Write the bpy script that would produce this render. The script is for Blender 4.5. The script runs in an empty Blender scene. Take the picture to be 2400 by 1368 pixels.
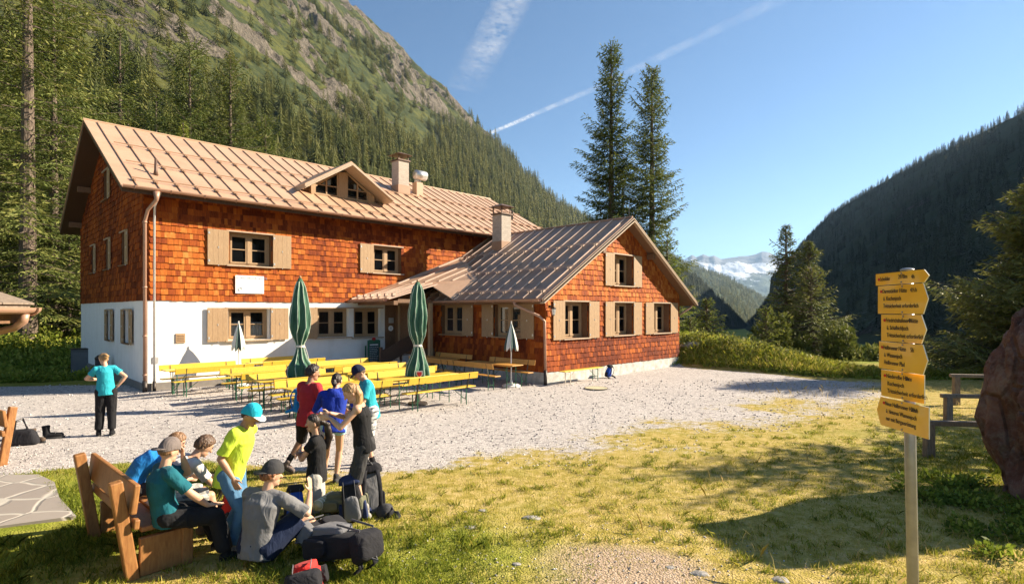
import bpy, bmesh, math, random
import numpy as np
from mathutils import Vector, Matrix, Quaternion
R = math.radians
sc = bpy.context.scene
COL = sc.collection
random.seed(7); RNG = np.random.default_rng(7)

# ------------------------------------------------------------------ camera, light, sky
cam = bpy.data.objects.new('camera', bpy.data.cameras.new('camera')); COL.objects.link(cam)
cam.location = (0, 0, 2.5); cam.rotation_euler = (R(90), 0, 0)
cam.data.lens = 19.5; cam.data.sensor_width = 36; cam.data.shift_y = 44/2400
cam.data.clip_end = 60000; cam.data.clip_start = .05
sc.camera = cam
SUN_EL = R(29); SUN_AZ = math.atan2(.968, .25)            # measured from +Y towards +X
S = Vector((math.cos(SUN_EL)*math.sin(SUN_AZ), math.cos(SUN_EL)*math.cos(SUN_AZ), math.sin(SUN_EL)))
sl = bpy.data.lights.new('sun', 'SUN'); sl.energy = 5.0; sl.angle = R(.53); sl.color = (1, .86, .66)
so = bpy.data.objects.new('sun', sl); COL.objects.link(so)
so.rotation_euler = S.to_track_quat('Z', 'Y').to_euler()
w = bpy.data.worlds.new('World'); sc.world = w; w.use_nodes = True
nt = w.node_tree; bg = nt.nodes['Background']
sky = nt.nodes.new('ShaderNodeTexSky'); sky.sky_type = 'NISHITA'; sky.sun_disc = False
sky.sun_elevation = SUN_EL; sky.sun_rotation = SUN_AZ; sky.altitude = 1700; sky.air_density = 1.0; sky.dust_density = 0.0; sky.ozone_density = 1.4
tn = nt.nodes.new('ShaderNodeMix'); tn.data_type = 'RGBA'; tn.blend_type = 'MULTIPLY'; tn.inputs[0].default_value = 1; tn.inputs[7].default_value = (.84, 1.02, 1.10, 1)
nt.links.new(sky.outputs[0], tn.inputs[6]); nt.links.new(tn.outputs[2], bg.inputs[0]); bg.inputs[1].default_value = .05
sc.view_settings.view_transform = 'Standard'; sc.view_settings.look = 'None'
sc.view_settings.exposure = 1.60; sc.view_settings.gamma = 1
sc.render.engine = 'CYCLES'
sc.cycles.transparent_max_bounces = 12; sc.cycles.max_bounces = 7; sc.cycles.diffuse_bounces = 3; sc.cycles.volume_bounces = 0

# ------------------------------------------------------------------ helpers
def tag(o, label=None, cat=None, group=None, kind=None):
    if label: o['label'] = label
    if cat: o['category'] = cat
    if group: o['group'] = group
    if kind: o['kind'] = kind
    return o
def empty(name, loc=(0,0,0), rz=0, label=None, cat=None, group=None):
    o = bpy.data.objects.new(name, None); COL.objects.link(o); o.empty_display_size = .1
    o.location = loc; o.rotation_euler = (0, 0, rz)
    return tag(o, label, cat, group)
def copy_tree(o, parent=None):
    c = o.copy(); COL.objects.link(c)
    if parent: c.parent = parent
    for ch in [x for x in o.children]: copy_tree(ch, c)
    return c
def nrm(v):
    v = np.asarray(v, float); return v/(np.linalg.norm(v)+1e-12)
def hashn(ix, iy, iz, seed):
    h = (ix*374761393 + iy*668265263 + iz*2147483647 + seed*974634777) & 0xffffffff
    h = (h ^ (h >> 13))*1274126177 & 0xffffffff
    h = (h ^ (h >> 16))*2246822519 & 0xffffffff
    return ((h ^ (h >> 13)) & 0xffffff)/float(0xffffff)
def vnoise(P, seed=0):
    P = np.asarray(P, float); i = np.floor(P).astype(np.int64); f = P-i; f = f*f*(3-2*f)
    r = 0
    for dx in (0, 1):
        for dy in (0, 1):
            for dz in (0, 1):
                wt = (f[:,0] if dx else 1-f[:,0])*(f[:,1] if dy else 1-f[:,1])*(f[:,2] if dz else 1-f[:,2])
                r = r + wt*hashn(i[:,0]+dx, i[:,1]+dy, i[:,2]+dz, seed)
    return r*2-1
def fbm(P, oct=4, seed=0, lac=2.1, gain=.5, ridge=False):
    P = np.asarray(P, float)
    if P.shape[1] == 2: P = np.column_stack([P, np.zeros(len(P))])
    a = 1; s = 0; t = 0
    for k in range(oct):
        n = vnoise(P, seed+k*13)
        if ridge: n = 1-2*np.abs(n)
        s = s+a*n; t += a; a *= gain; P = P*lac+17.3
    return s/t
def sstep(a, b, x):
    t = np.clip((x-a)/(b-a), 0, 1); return t*t*(3-2*t)

class MB:
    def __init__(s): s.v = []; s.f = []; s.m = []; s.t = []; s.mi = 0; s.tone = .5; s.n = 0
    def add(s, vs, fs):
        b = s.n; s.v.extend([tuple(map(float, p)) for p in vs]); s.n += len(vs)
        for f in fs: s.f.append(tuple(b+i for i in f)); s.m.append(s.mi); s.t.append(s.tone)
    def box(s, c, size, ax=None, taper=1.0):
        c = np.asarray(c, float); h = np.asarray(size, float)/2
        A = np.eye(3) if ax is None else np.asarray(ax, float)
        vs = []
        for z in (-1, 1):
            k = taper if z > 0 else 1
            for x, y in ((-1,-1),(1,-1),(1,1),(-1,1)): vs.append(c+A[0]*x*h[0]*k+A[1]*y*h[1]*k+A[2]*z*h[2])
        s.add(vs, [(3,2,1,0),(4,5,6,7),(0,1,5,4),(1,2,6,5),(2,3,7,6),(3,0,4,7)])
    def bb(s, a, b):
        a = np.array(a, float); b = np.array(b, float); s.box((a+b)/2, np.abs(b-a))
    def quad(s, *p): s.add(p, [tuple(range(len(p)))])
    def bar(s, a, b, wd, th, up=(0,0,1)):
        a = np.array(a, float); b = np.array(b, float); x = nrm(b-a); y = nrm(np.cross(up, x)); z = np.cross(x, y)
        s.box((a+b)/2, (np.linalg.norm(b-a), wd, th), (x, y, z))
    def tube(s, path, rad, n=8, caps=True, ell=None, side=None):
        path = np.asarray(path, float); k = len(path)
        rad = np.broadcast_to(np.asarray(rad, float), (k,)) if np.ndim(rad) < 2 else np.asarray(rad)
        T = np.gradient(path, axis=0); vs = []
        ref = np.array(side if side is not None else ((0,0,1) if abs(nrm(path[-1]-path[0])[2]) < .9 else (1,0,0)), float)
        for i in range(k):
            t = nrm(T[i]); x = nrm(ref-t*np.dot(ref, t)); y = np.cross(t, x); ref = x
            rx, ry = (rad[i], rad[i]) if np.ndim(rad[i]) == 0 else rad[i]
            for j in range(n):
                a = 2*math.pi*j/n; vs.append(path[i]+x*math.cos(a)*rx+y*math.sin(a)*ry)
        fs = [(i*n+j, i*n+(j+1)%n, (i+1)*n+(j+1)%n, (i+1)*n+j) for i in range(k-1) for j in range(n)]
        if caps: fs += [tuple(range(n))[::-1], tuple((k-1)*n+j for j in range(n))]
        s.add(vs, fs)
    def capsule(s, a, b, ra, rb, n=12):
        a = np.array(a, float); b = np.array(b, float); d = nrm(b-a); p = []; r = []
        for q in (-1, -.92, -.7, -.38): p.append(a+d*ra*q); r.append(ra*math.sqrt(max(0, 1-q*q))+1e-4)
        p.append(a); r.append(ra); p.append((a+b)/2); r.append((ra+rb)/2); p.append(b); r.append(rb)
        for q in (.38, .7, .92, 1): p.append(b+d*rb*q); r.append(rb*math.sqrt(max(0, 1-q*q))+1e-4)
        s.tube(p, r, n)
    def ball(s, c, r, ax=None, nu=14, nv=10):
        c = np.array(c, float); r = np.broadcast_to(np.asarray(r, float), (3,)); A = np.eye(3) if ax is None else np.asarray(ax, float)
        vs = [c-A[2]*r[2]]
        for i in range(1, nv):
            ph = math.pi*i/nv-math.pi/2
            for j in range(nu):
                th = 2*math.pi*j/nu
                vs.append(c+A[0]*r[0]*math.cos(ph)*math.cos(th)+A[1]*r[1]*math.cos(ph)*math.sin(th)+A[2]*r[2]*math.sin(ph))
        vs.append(c+A[2]*r[2]); fs = []
        for j in range(nu):
            fs.append((0, 1+(j+1)%nu, 1+j)); e = len(vs)-1; b = 1+(nv-2)*nu; fs.append((e, b+j, b+(j+1)%nu))
        for i in range(nv-2):
            for j in range(nu): a = 1+i*nu; fs.append((a+j, a+(j+1)%nu, a+nu+(j+1)%nu, a+nu+j))
        s.add(vs, fs)
    def lathe(s, prof, n=20, c=(0,0,0)):
        vs = [(c[0]+r*math.cos(2*math.pi*j/n), c[1]+r*math.sin(2*math.pi*j/n), c[2]+z) for r, z in prof for j in range(n)]
        k = len(prof); fs = [(i*n+j, i*n+(j+1)%n, (i+1)*n+(j+1)%n, (i+1)*n+j) for i in range(k-1) for j in range(n)]
        fs += [tuple(range(n))[::-1], tuple((k-1)*n+j for j in range(n))]; s.add(vs, fs)
    def split(s, name, mats, parent=None, **kw):
        p = list(range(s.n))
        def fd(i):
            while p[i] != i: p[i] = p[p[i]]; i = p[i]
            return i
        for f in s.f:
            r = fd(f[0])
            for i in f[1:]: p[fd(i)] = r
        gr = {}
        for k_, f in enumerate(s.f): gr.setdefault(fd(f[0]), []).append(k_)
        out = []
        for ks in gr.values():
            q = MB(); ids = sorted({i for k_ in ks for i in s.f[k_]}); mp = {i: j for j, i in enumerate(ids)}
            q.v = [s.v[i] for i in ids]; q.n = len(ids); q.f = [tuple(mp[i] for i in s.f[k_]) for k_ in ks]; q.m = [s.m[k_] for k_ in ks]; q.t = [s.t[k_] for k_ in ks]
            out.append(q.build(name, mats, parent, **kw))
        return out
    def build(s, name, mats, parent=None, smooth=False, bevel=0, loc=None):
        me = bpy.data.meshes.new(name); me.from_pydata(s.v, [], s.f)
        if not isinstance(mats, (list, tuple)): mats = [mats]
        for m in mats: me.materials.append(m)
        if len(mats) > 1: me.polygons.foreach_set('material_index', np.array(s.m, np.int32))
        a = me.attributes.new('tone', 'FLOAT', 'FACE'); a.data.foreach_set('value', np.array(s.t, np.float32))
        if smooth: me.polygons.foreach_set('use_smooth', np.ones(len(s.f), bool))
        me.update()
        o = bpy.data.objects.new(name, me); COL.objects.link(o)
        if parent: o.parent = parent
        if loc is not None: o.location = loc
        if bevel:
            b = o.modifiers.new('bevel', 'BEVEL'); b.width = bevel; b.segments = 2; b.limit_method = 'ANGLE'
        return o
def npmesh(name, V, F, mats, parent=None, tone=None, smooth=False, vtone=None, mi=None):
    """V (n,3), F (m,k) arrays -> one mesh object, fast"""
    me = bpy.data.meshes.new(name); V = np.asarray(V, np.float32); F = np.asarray(F, np.int32); k = F.shape[1]
    me.vertices.add(len(V)); me.vertices.foreach_set('co', V.ravel())
    me.loops.add(F.size); me.loops.foreach_set('vertex_index', F.ravel())
    me.polygons.add(len(F)); me.polygons.foreach_set('loop_start', np.arange(0, F.size, k, dtype=np.int32))
    me.polygons.foreach_set('loop_total', np.full(len(F), k, np.int32))
    if not isinstance(mats, (list, tuple)): mats = [mats]
    for m in mats: me.materials.append(m)
    if mi is not None: me.polygons.foreach_set('material_index', np.asarray(mi, np.int32))
    if tone is not None:
        a = me.attributes.new('tone', 'FLOAT', 'FACE'); a.data.foreach_set('value', np.asarray(tone, np.float32))
    if vtone:
        for nm, arr in vtone.items():
            a = me.attributes.new(nm, 'FLOAT', 'POINT'); a.data.foreach_set('value', np.asarray(arr, np.float32))
    if smooth: me.polygons.foreach_set('use_smooth', np.ones(len(F), bool))
    me.update(calc_edges=True); me.validate()
    o = bpy.data.objects.new(name, me); COL.objects.link(o)
    if parent: o.parent = parent
    return o
def gridfaces(nx, ny):
    i, j = np.meshgrid(np.arange(nx-1), np.arange(ny-1), indexing='ij'); a = (i*ny+j).ravel()
    return np.column_stack([a, a+ny, a+ny+1, a+1])

# ------------------------------------------------------------------ materials
class NT:
    def __init__(s, name):
        s.m = bpy.data.materials.new(name); s.m.use_nodes = True; s.t = s.m.node_tree; s.b = s.t.nodes['Principled BSDF']
    def n(s, ty, ins=None, **kw):
        nd = s.t.nodes.new('ShaderNode'+ty)
        for k, v in kw.items(): setattr(nd, k, v)
        for k, v in (ins or {}).items():
            if hasattr(v, 'default_value') and hasattr(v, 'is_linked') or isinstance(v, bpy.types.NodeSocket): s.t.links.new(v, nd.inputs[k])
            else: nd.inputs[k].default_value = v
        return nd
    def set(s, k, v):
        if isinstance(v, bpy.types.NodeSocket): s.t.links.new(v, s.b.inputs[k])
        else: s.b.inputs[k].default_value = v
    def co(s, kind='Object'): return s.n('TexCoord').outputs[kind]
    def map(s, co, scale=(1,1,1), rot=(0,0,0)): return s.n('Mapping', {'Vector': co, 'Scale': scale, 'Rotation': rot}).outputs[0]
    def noise(s, co, sc_, det=4, rough=.55, out='Fac', dist=0): return s.n('TexNoise', {'Vector': co, 'Scale': sc_, 'Detail': det, 'Roughness': rough, 'Distortion': dist}).outputs[out]
    def ramp(s, fac, stops, interp='LINEAR'):
        r = s.n('ValToRGB', {'Fac': fac}); cr = r.color_ramp; cr.interpolation = interp
        while len(cr.elements) < len(stops): cr.elements.new(.5)
        for e, (p, c) in zip(cr.elements, stops): e.position = p; e.color = (*c, 1) if len(c) == 3 else c
        return r.outputs[0]
    def mix(s, f, a, b, bt='MIX'):
        m = s.n('Mix', data_type='RGBA', blend_type=bt)
        for k, v in ((0, f), (6, a), (7, b)):
            if isinstance(v, bpy.types.NodeSocket): s.t.links.new(v, m.inputs[k])
            else: m.inputs[k].default_value = v if k == 0 else ((*v, 1) if len(v) == 3 else v)
        return m.outputs[2]
    def math(s, op, a, b=0.0, c=None, clamp=False):
        m = s.n('Math', {0: a, 1: b}, operation=op); m.use_clamp = clamp
        if c is not None: s.t.links.new(c, m.inputs[2]) if isinstance(c, bpy.types.NodeSocket) else setattr(m.inputs[2], 'default_value', c)
        return m.outputs[0]
    def attr(s, nm): return s.n('Attribute', attribute_name=nm).outputs['Fac']
    def bump(s, h, st=.3, d=.02): s.set('Normal', s.n('Bump', {'Height': h, 'Strength': st, 'Distance': d}).outputs[0])
def gray(v): return (v, v, v)
def plain(name, col, rough=.6, metal=0, var=.12, nscale=6, bump=0, bscale=40, spec=.5, sheen=0):
    k = NT(name); co = k.co(); n = k.noise(co, nscale, 5)
    lo = tuple(max(0, c*(1-var)) for c in col); hi = tuple(c*(1+var) for c in col)
    k.set('Base Color', k.ramp(n, [(.3, lo), (.7, hi)])); k.set('Roughness', rough); k.set('Metallic', metal)
    k.set('Specular IOR Level', spec)
    if sheen: k.set('Sheen Weight', sheen)
    if bump: k.bump(k.noise(co, bscale, 4), bump, .01)
    return k.m
def cloth(name, col, pattern=None):
    k = NT(name); co = k.co(); n = k.noise(co, 9, 5)
    c = k.ramp(n, [(.25, tuple(x*.84 for x in col)), (.75, tuple(min(1, x*1.12) for x in col))])
    if pattern == 'plaid':
        m1 = k.map(co, (1, 1, 1)); w1 = k.n('TexWave', {'Vector': m1, 'Scale': 5.5, 'Distortion': .6}, bands_direction='Z').outputs['Fac']
        w2 = k.n('TexWave', {'Vector': m1, 'Scale': 5.5, 'Distortion': .6}, bands_direction='DIAGONAL').outputs['Fac']
        p = k.math('MULTIPLY', k.math('GREATER_THAN', w1, .6), .5); p = k.math('ADD', p, k.math('MULTIPLY', k.math('GREATER_THAN', w2, .62), .5))
        c = k.mix(p, c, (.10, .11, .13))
    k.set('Base Color', c); k.set('Roughness', .85); k.set('Specular IOR Level', .2); k.set('Sheen Weight', .03)
    h = k.math('ADD', k.noise(k.map(co, (1, 1, .45)), 11, 3, dist=1.2), k.math('MULTIPLY', k.noise(co, 300, 2), .05))
    k.bump(h, .55, .03); return k.m
M = {}
def foliage(name, c1, c2, c3=None, trans=.25):
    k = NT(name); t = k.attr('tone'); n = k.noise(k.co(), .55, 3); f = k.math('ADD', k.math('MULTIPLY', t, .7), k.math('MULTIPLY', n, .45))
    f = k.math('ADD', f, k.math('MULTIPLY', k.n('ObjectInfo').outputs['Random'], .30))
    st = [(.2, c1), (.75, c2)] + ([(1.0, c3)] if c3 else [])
    col = k.ramp(f, st); k.set('Base Color', col); k.set('Roughness', .65); k.set('Specular IOR Level', .25)
    tr = k.n('BsdfTranslucent', {'Color': col}); mx = k.n('MixShader', {0: trans, 1: k.b.outputs[0], 2: tr.outputs[0]})
    k.t.links.new(mx.outputs[0], k.t.nodes['Material Output'].inputs[0]); return k.m
M['spruce'] = foliage('spruce_foliage', (.024, .040, .010), (.098, .135, .030), (.17, .19, .045))
M['larch'] = foliage('larch_foliage', (.032, .050, .012), (.125, .155, .034), (.21, .21, .055))
M['bright'] = foliage('young_foliage', (.05, .08, .012), (.16, .20, .03), (.26, .28, .05), .35)
M['pine'] = foliage('mountain_pine_foliage', (.04, .058, .013), (.14, .165, .035), (.22, .22, .06))
M['leaf'] = foliage('leaf_green', (.07, .11, .014), (.24, .30, .035), (.40, .40, .07), .4)
M['forest'] = foliage('forest_foliage', (.020, .030, .009), (.090, .105, .026), (.15, .145, .038), .15)
M['darkforest'] = foliage('shade_forest', (.014, .026, .014), (.036, .052, .026), (.05, .065, .032), .1)  # forest colours darkened to hold the shade of hill and spur
def bark():
    k = NT('bark'); n = k.noise(k.map(k.co(), (6, 6, 1.2)), 3, 6)
    k.set('Base Color', k.ramp(n, [(.3, (.05, .035, .025)), (.6, (.16, .12, .09)), (.8, (.30, .26, .22))])); k.set('Roughness', .9); k.bump(n, .8, .05); return k.m
M['bark'] = bark()
def wood(name, c1, c2, scale=(3, 3, .6), rough=.6):
    k = NT(name); co = k.co(); g = k.noise(k.map(co, (scale[0]*4, scale[1]*4, scale[2]*4)), 3, 6, .6, dist=.6); b = k.noise(co, 1.7, 3)
    c = k.ramp(g, [(.3, c1), (.7, c2)]); k.set('Base Color', k.mix(k.math('MULTIPLY', b, .35), c, tuple(x*.55 for x in c1)))
    k.set('Roughness', rough); k.bump(g, .25, .01); return k.m

# ------------------------------------------------------------------ ground sheet
C0 = np.array([-11.402, 17.196]); UU = np.array([.70160, .71257]); VV = np.array([-.71257, .70160])
def W(u, v, z=0.): p = C0+UU*u+VV*v; return np.array([p[0], p[1], z])
ANG = math.atan2(UU[1], UU[0])
GBX = [-40, -12, -7.75, -6.39, -5.19, -3.36, -1.96, -.37, 1.24, 2.9, 5.3, 8.5, 12.2, 16, 30]
GBY = [8.2, 8.3, 8.4, 9.23, 9.37, 8.8, 8.6, 9.5, 10.7, 12.4, 13.7, 15.6, 18.4, 21, 30]
def terrain(x, y):
    x = np.asarray(x, float); y = np.asarray(y, float)
    z = np.zeros_like(x+y)
    # valley falls away to the right behind the yard
    z = z-4.6*sstep(0, 1, (y-27-.15*np.maximum(0, 16-x))/34)*sstep(6, 22, x)-np.maximum(0, y-70)*.026*sstep(6, 60, x)
    # low bank beyond the gravel
    yb = np.interp(x, [6, 7.6, 9.4, 12, 14, 17], [24.5, 24.6, 22.6, 20, 19.5, 19.8])
    z = z+1.15*sstep(0, 3.4, y-yb)*sstep(6, 7.5, x)*(1-sstep(8.5, 15, x))*(1-sstep(5, 16, y-yb))
    # slope dips by the left gable, rises to the forest behind
    z = z-.55*np.exp(-(((x+19.5)/4)**2+((y-24.5)/4)**2))
    back = (y*.55-x*.83)
    z = z+np.maximum(0, back-38)*.16*(1-sstep(0, 40, x))
    nz = fbm(np.column_stack([x.ravel()*.5, y.ravel()*.5]), 4, 3).reshape(z.shape)
    flat = sstep(26, 60, np.abs(y)+np.abs(x)*.3)
    z = z+nz*(.035+.35*flat)*(sstep(3.5, 5.5, y)*.7+.3)
    return z
def tz(x, y): return float(terrain(np.array([x]), np.array([y]))[0])
gx = np.concatenate([-np.geomspace(9000, 16.5, 70), np.linspace(-16, 20, 250), np.geomspace(20.5, 9000, 70)])
gy = np.concatenate([-np.geomspace(3000, 8, 30), np.linspace(-6, 3, 20), np.linspace(3.1, 32, 240), np.geomspace(32.6, 9500, 90)])
X, Y = np.meshgrid(gx, gy, indexing='ij'); Z = terrain(X, Y)
def gravel_mask(X, Y):
    yb = np.interp(X, GBX, GBY); wd = np.interp(X, [-8, -1, 2, 6], [.25, .8, 3.0, 4.6])
    n = fbm(np.column_stack([X.ravel()*.9, Y.ravel()*.9]), 4, 21).reshape(X.shape)*np.interp(X, [-8, 0, 3], [.25, .9, 2.8])
    g = sstep(-wd, wd*.7, Y-yb+n)
    far = np.interp(X, [-60, -30, 6.8, 7.6, 9.4, 12, 14, 17, 30], [21, 20.5, 60, 24.3, 22.3, 19.7, 19.2, 18, 18])
    g = g*(1-sstep(-.5, .5, Y-far+n*.3)); g = g*(1-sstep(11.5, 15.5, X+n*.8))
    left = (X < -13.2)&(Y > 14.5+.18*(X+13)+.0*X)
    g = np.where(X < -12, g*(1-sstep(-.4, .4, Y-(19.0+.02*X)+n*.3)), g)
    return g
G = gravel_mask(X, Y)
bare = sstep(.1, .8, 1-np.hypot((X-.6)/2.6, (Y-5.35)/1.3))
lush = np.clip(sstep(.2, .9, 1-np.hypot((X+1.0)/3.2, (Y-5.4)/2.4))+sstep(-3, -5, X)*sstep(11, 8, Y)+sstep(5, 8, X)*sstep(14, 8, Y)*.6+sstep(24, 27, Y)+sstep(-13, -15, X)*.9*sstep(12, 16, Y), 0, 1)
k = NT('ground'); co = k.co(); g = k.attr('gravel'); br = k.attr('bare'); lu = k.attr('lush')
n1 = k.noise(co, 1.1, 6, .6); n2 = k.noise(co, 6, 5, .65); n3 = k.noise(co, 40, 3, .7)
vor = k.n('TexVoronoi', {'Vector': co, 'Scale': 48}); cell = k.n('SeparateColor', {0: vor.outputs['Color']}).outputs[0]
vor2 = k.n('TexVoronoi', {'Vector': co, 'Scale': 13}); cell2 = k.n('SeparateColor', {0: vor2.outputs['Color']}).outputs[1]
grav = k.ramp(cell, [(0, (.16, .15, .15)), (.25, (.40, .37, .355)), (.7, (.55, .51, .485)), (1, (.76, .71, .67))])
grav = k.mix(k.math('MULTIPLY', k.math('GREATER_THAN', cell2, .90), .55), grav, (.16, .15, .155))
grav = k.mix(k.math('MULTIPLY', n1, .35), grav, (.36, .31, .27))
gr = k.ramp(k.math('ADD', k.math('MULTIPLY', n2, .75), k.math('MULTIPLY', n3, .3)), [(.28, (.15, .12, .025)), (.46, (.33, .26, .05)), (.60, (.48, .36, .13)), (.8, (.60, .46, .25))])
gl = k.ramp(n2, [(.3, (.12, .145, .014)), (.7, (.28, .30, .035))])
gr = k.mix(k.math('MULTIPLY', k.math('ADD', lu, k.math('MULTIPLY', k.math('SUBTRACT', n1, .5), 2.2)), .9, clamp=True), gr, gl)
earth = k.ramp(n3, [(.3, (.22, .15, .09)), (.55, (.44, .33, .23)), (.8, (.62, .53, .43))])
e = k.math('ADD', k.math('MULTIPLY', br, .78), k.math('MULTIPLY', k.math('ADD', k.math('MULTIPLY', k.math('SUBTRACT', n2, .52), 2.3), k.math('MULTIPLY', k.math('SUBTRACT', n1, .52), 1.3))), clamp=True)
e = k.math('MULTIPLY', e, k.math('SUBTRACT', 1.0, k.math('MULTIPLY', lu, .8), clamp=True))
gr = k.mix(k.ramp(e, [(.35, gray(0)), (.6, gray(1))]), gr, earth)
gm = k.math('ADD', g, k.math('MULTIPLY', k.math('SUBTRACT', k.math('ADD', k.math('ADD', k.math('MULTIPLY', n2, .55), k.math('MULTIPLY', n3, .35)), k.math('MULTIPLY', n1, .35)), .64), 2.1))
gm = k.ramp(gm, [(.36, gray(0)), (.62, gray(1))])
gm = k.math('MULTIPLY', gm, k.math('GREATER_THAN', g, .03))
k.set('Base Color', k.mix(gm, gr, grav)); k.set('Roughness', .95); k.set('Specular IOR Level', .15)
hh = k.math('ADD', k.math('MULTIPLY', vor.outputs['Distance'], -1.0), k.math('MULTIPLY', n3, 1.2))
k.bump(hh, .6, .022)
M['ground'] = k.m
gnd = npmesh('ground', np.column_stack([X.ravel(), Y.ravel(), Z.ravel()]), gridfaces(len(gx), len(gy)), M['ground'], smooth=True, vtone={'gravel': G.ravel(), 'bare': bare.ravel(), 'lush': lush.ravel()})
tag(gnd, kind='structure')

# ------------------------------------------------------------------ mountains
def hillmat(name, rockc=((.06, .052, .042), (.235, .20, .155)), grassc=((.05, .055, .016), (.125, .125, .034)), scale=.02, rk=True, shrub=(.035, .045, .018)):
    k = NT(name); co = k.co(); r = k.attr('rock')
    a = k.noise(co, scale, 8, .65); b = k.noise(co, scale*6, 6, .7); c = k.noise(k.map(co, (1, 1, .4)), scale*14, 5, .7)
    grass = k.ramp(b, [(.3, grassc[0]), (.7, grassc[1])])
    rock = k.ramp(c, [(.3, rockc[0]), (.55, tuple((x+y)/2 for x, y in zip(*rockc))), (.75, rockc[1])])
    sh = k.ramp(k.math('ADD', b, k.math('MULTIPLY', a, .5)), [(.66, gray(0)), (.78, gray(1))])
    grass = k.mix(sh, grass, shrub)
    wd_ = k.attr('wood'); grass = k.mix(wd_, grass, (.022, .026, .012))
    f = k.ramp(k.math('ADD', r, k.math('MULTIPLY', k.math('SUBTRACT', b, .5), 1.6)), [(.42, gray(0)), (.58, gray(1))])
    k.set('Base Color', k.mix(f, grass, rock)); k.set('Roughness', .95); k.set('Specular IOR Level', .1)
    k.bump(k.math('ADD', k.math('MULTIPLY', f, k.math('MULTIPLY', c, 2.5)), b), 1.0, 1.5/scale*.02); return k.m
M['alp'] = hillmat('alpine_slope')
PQ = [0, 45, 100, 200, 300, 400, 450, 520, 600, 700]; PG = [0, 0.0, .2, .40, .555, .68, .725, .785, .82, .84]
def lcap(t): return np.interp(t, [-400, 900, 950, 985, 1015, 1200, 2500], [2000, 900, 420, 330, 214, 200, 150])
def lheight(q, t):
    base = q*np.interp(q, PQ, PG)-2
    P = np.column_stack([q.ravel(), t.ravel()])
    n = fbm(P*.012, 5, 5).reshape(q.shape); rg = fbm(P*.02, 5, 9, ridge=True).reshape(q.shape); big = fbm(P*.004, 3, 31).reshape(q.shape)
    rk = rockmask(q, t)
    rg2 = fbm(P*.055, 4, 19, ridge=True).reshape(q.shape); z = base+sstep(60, 150, q)*(n*5+big*12*sstep(150, 350, q)*(1-sstep(700, 950, t)))+rk*(rg*11+rg2*7-6)*(1+.7*sstep(380, 470, q))+(1-rk)*(rg2*3.2+rg*4)*sstep(140, 240, q)
    st = fbm(P*.035+5, 3, 77).reshape(q.shape)
    z = z+rk*np.round(st*3)*2.2
    kn = fbm(np.column_stack([t.ravel()*.011, q.ravel()*.006]), 3, 91, ridge=True).reshape(q.shape); z = z+(kn*20-6)*sstep(370, 470, q)*sstep(250, 420, t)*(1-sstep(900, 990, t))
    cap = lcap(t)+n*14
    over = np.maximum(0, z-cap); z = np.where(over > 0, cap-over*.55, z)
    return z
def forest_top(t): return np.interp(t, [-50, 100, 160, 240, 393, 560, 689, 900, 1100], [185, 195, 212, 232, 275, 345, 385, 440, 460])
def rockmask(q, t):
    P = np.column_stack([q.ravel(), t.ravel()]); n = fbm(P*.011, 4, 44).reshape(q.shape); n2 = fbm(P*.045, 3, 45).reshape(q.shape)
    a = q-forest_top(t)
    n3_ = fbm(P*.004+3, 2, 46).reshape(q.shape); r = sstep(-.10, .10, n*.8+n2*.75+n3_*.2-.10*(1-sstep(0, 120, a)))*sstep(0, 25, a)*.9
    r = r*(.45+.55*sstep(150, 330, t+.3*(q-250))); r = np.maximum(r, sstep(20, 60, q-400)*sstep(560, 660, t)*.8*(.6+n2))
    r = np.maximum(r, sstep(935, 965, t)*sstep(300, 330, q)*(.5+n2))
    return np.clip(r, 0, 1)
AX = np.array([.39073, .92050]); PX = np.array([.92050, -.39073])     # along the valley, across it to the right
qs = np.concatenate([np.linspace(40, 520, 300), np.linspace(525, 760, 30)]); ts = np.concatenate([np.linspace(-160, 120, 60), np.linspace(123, 700, 280), np.linspace(704, 1250, 150), np.linspace(1270, 2500, 40)])
Q, T = np.meshgrid(qs, ts, indexing='ij'); LZ = lheight(Q, T)
LP = -Q[..., None]*PX+T[..., None]*AX
lm = npmesh('mountain', np.column_stack([LP[..., 0].ravel(), LP[..., 1].ravel(), LZ.ravel()]), gridfaces(len(qs), len(ts)), M['alp'], smooth=True, vtone={'rock': rockmask(Q, T).ravel(), 'wood': sstep(15, -10, Q-forest_top(T)-fbm(np.column_stack([Q.ravel(), T.ravel()])*.02, 3, 66).reshape(Q.shape)*45).ravel()*.85})
tag(lm, kind='structure')
def lpoint(q, t):
    z = lheight(np.atleast_1d(q).astype(float), np.atleast_1d(t).astype(float)); return -np.outer(np.atleast_1d(q), PX)+np.outer(np.atleast_1d(t), AX), z
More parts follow.
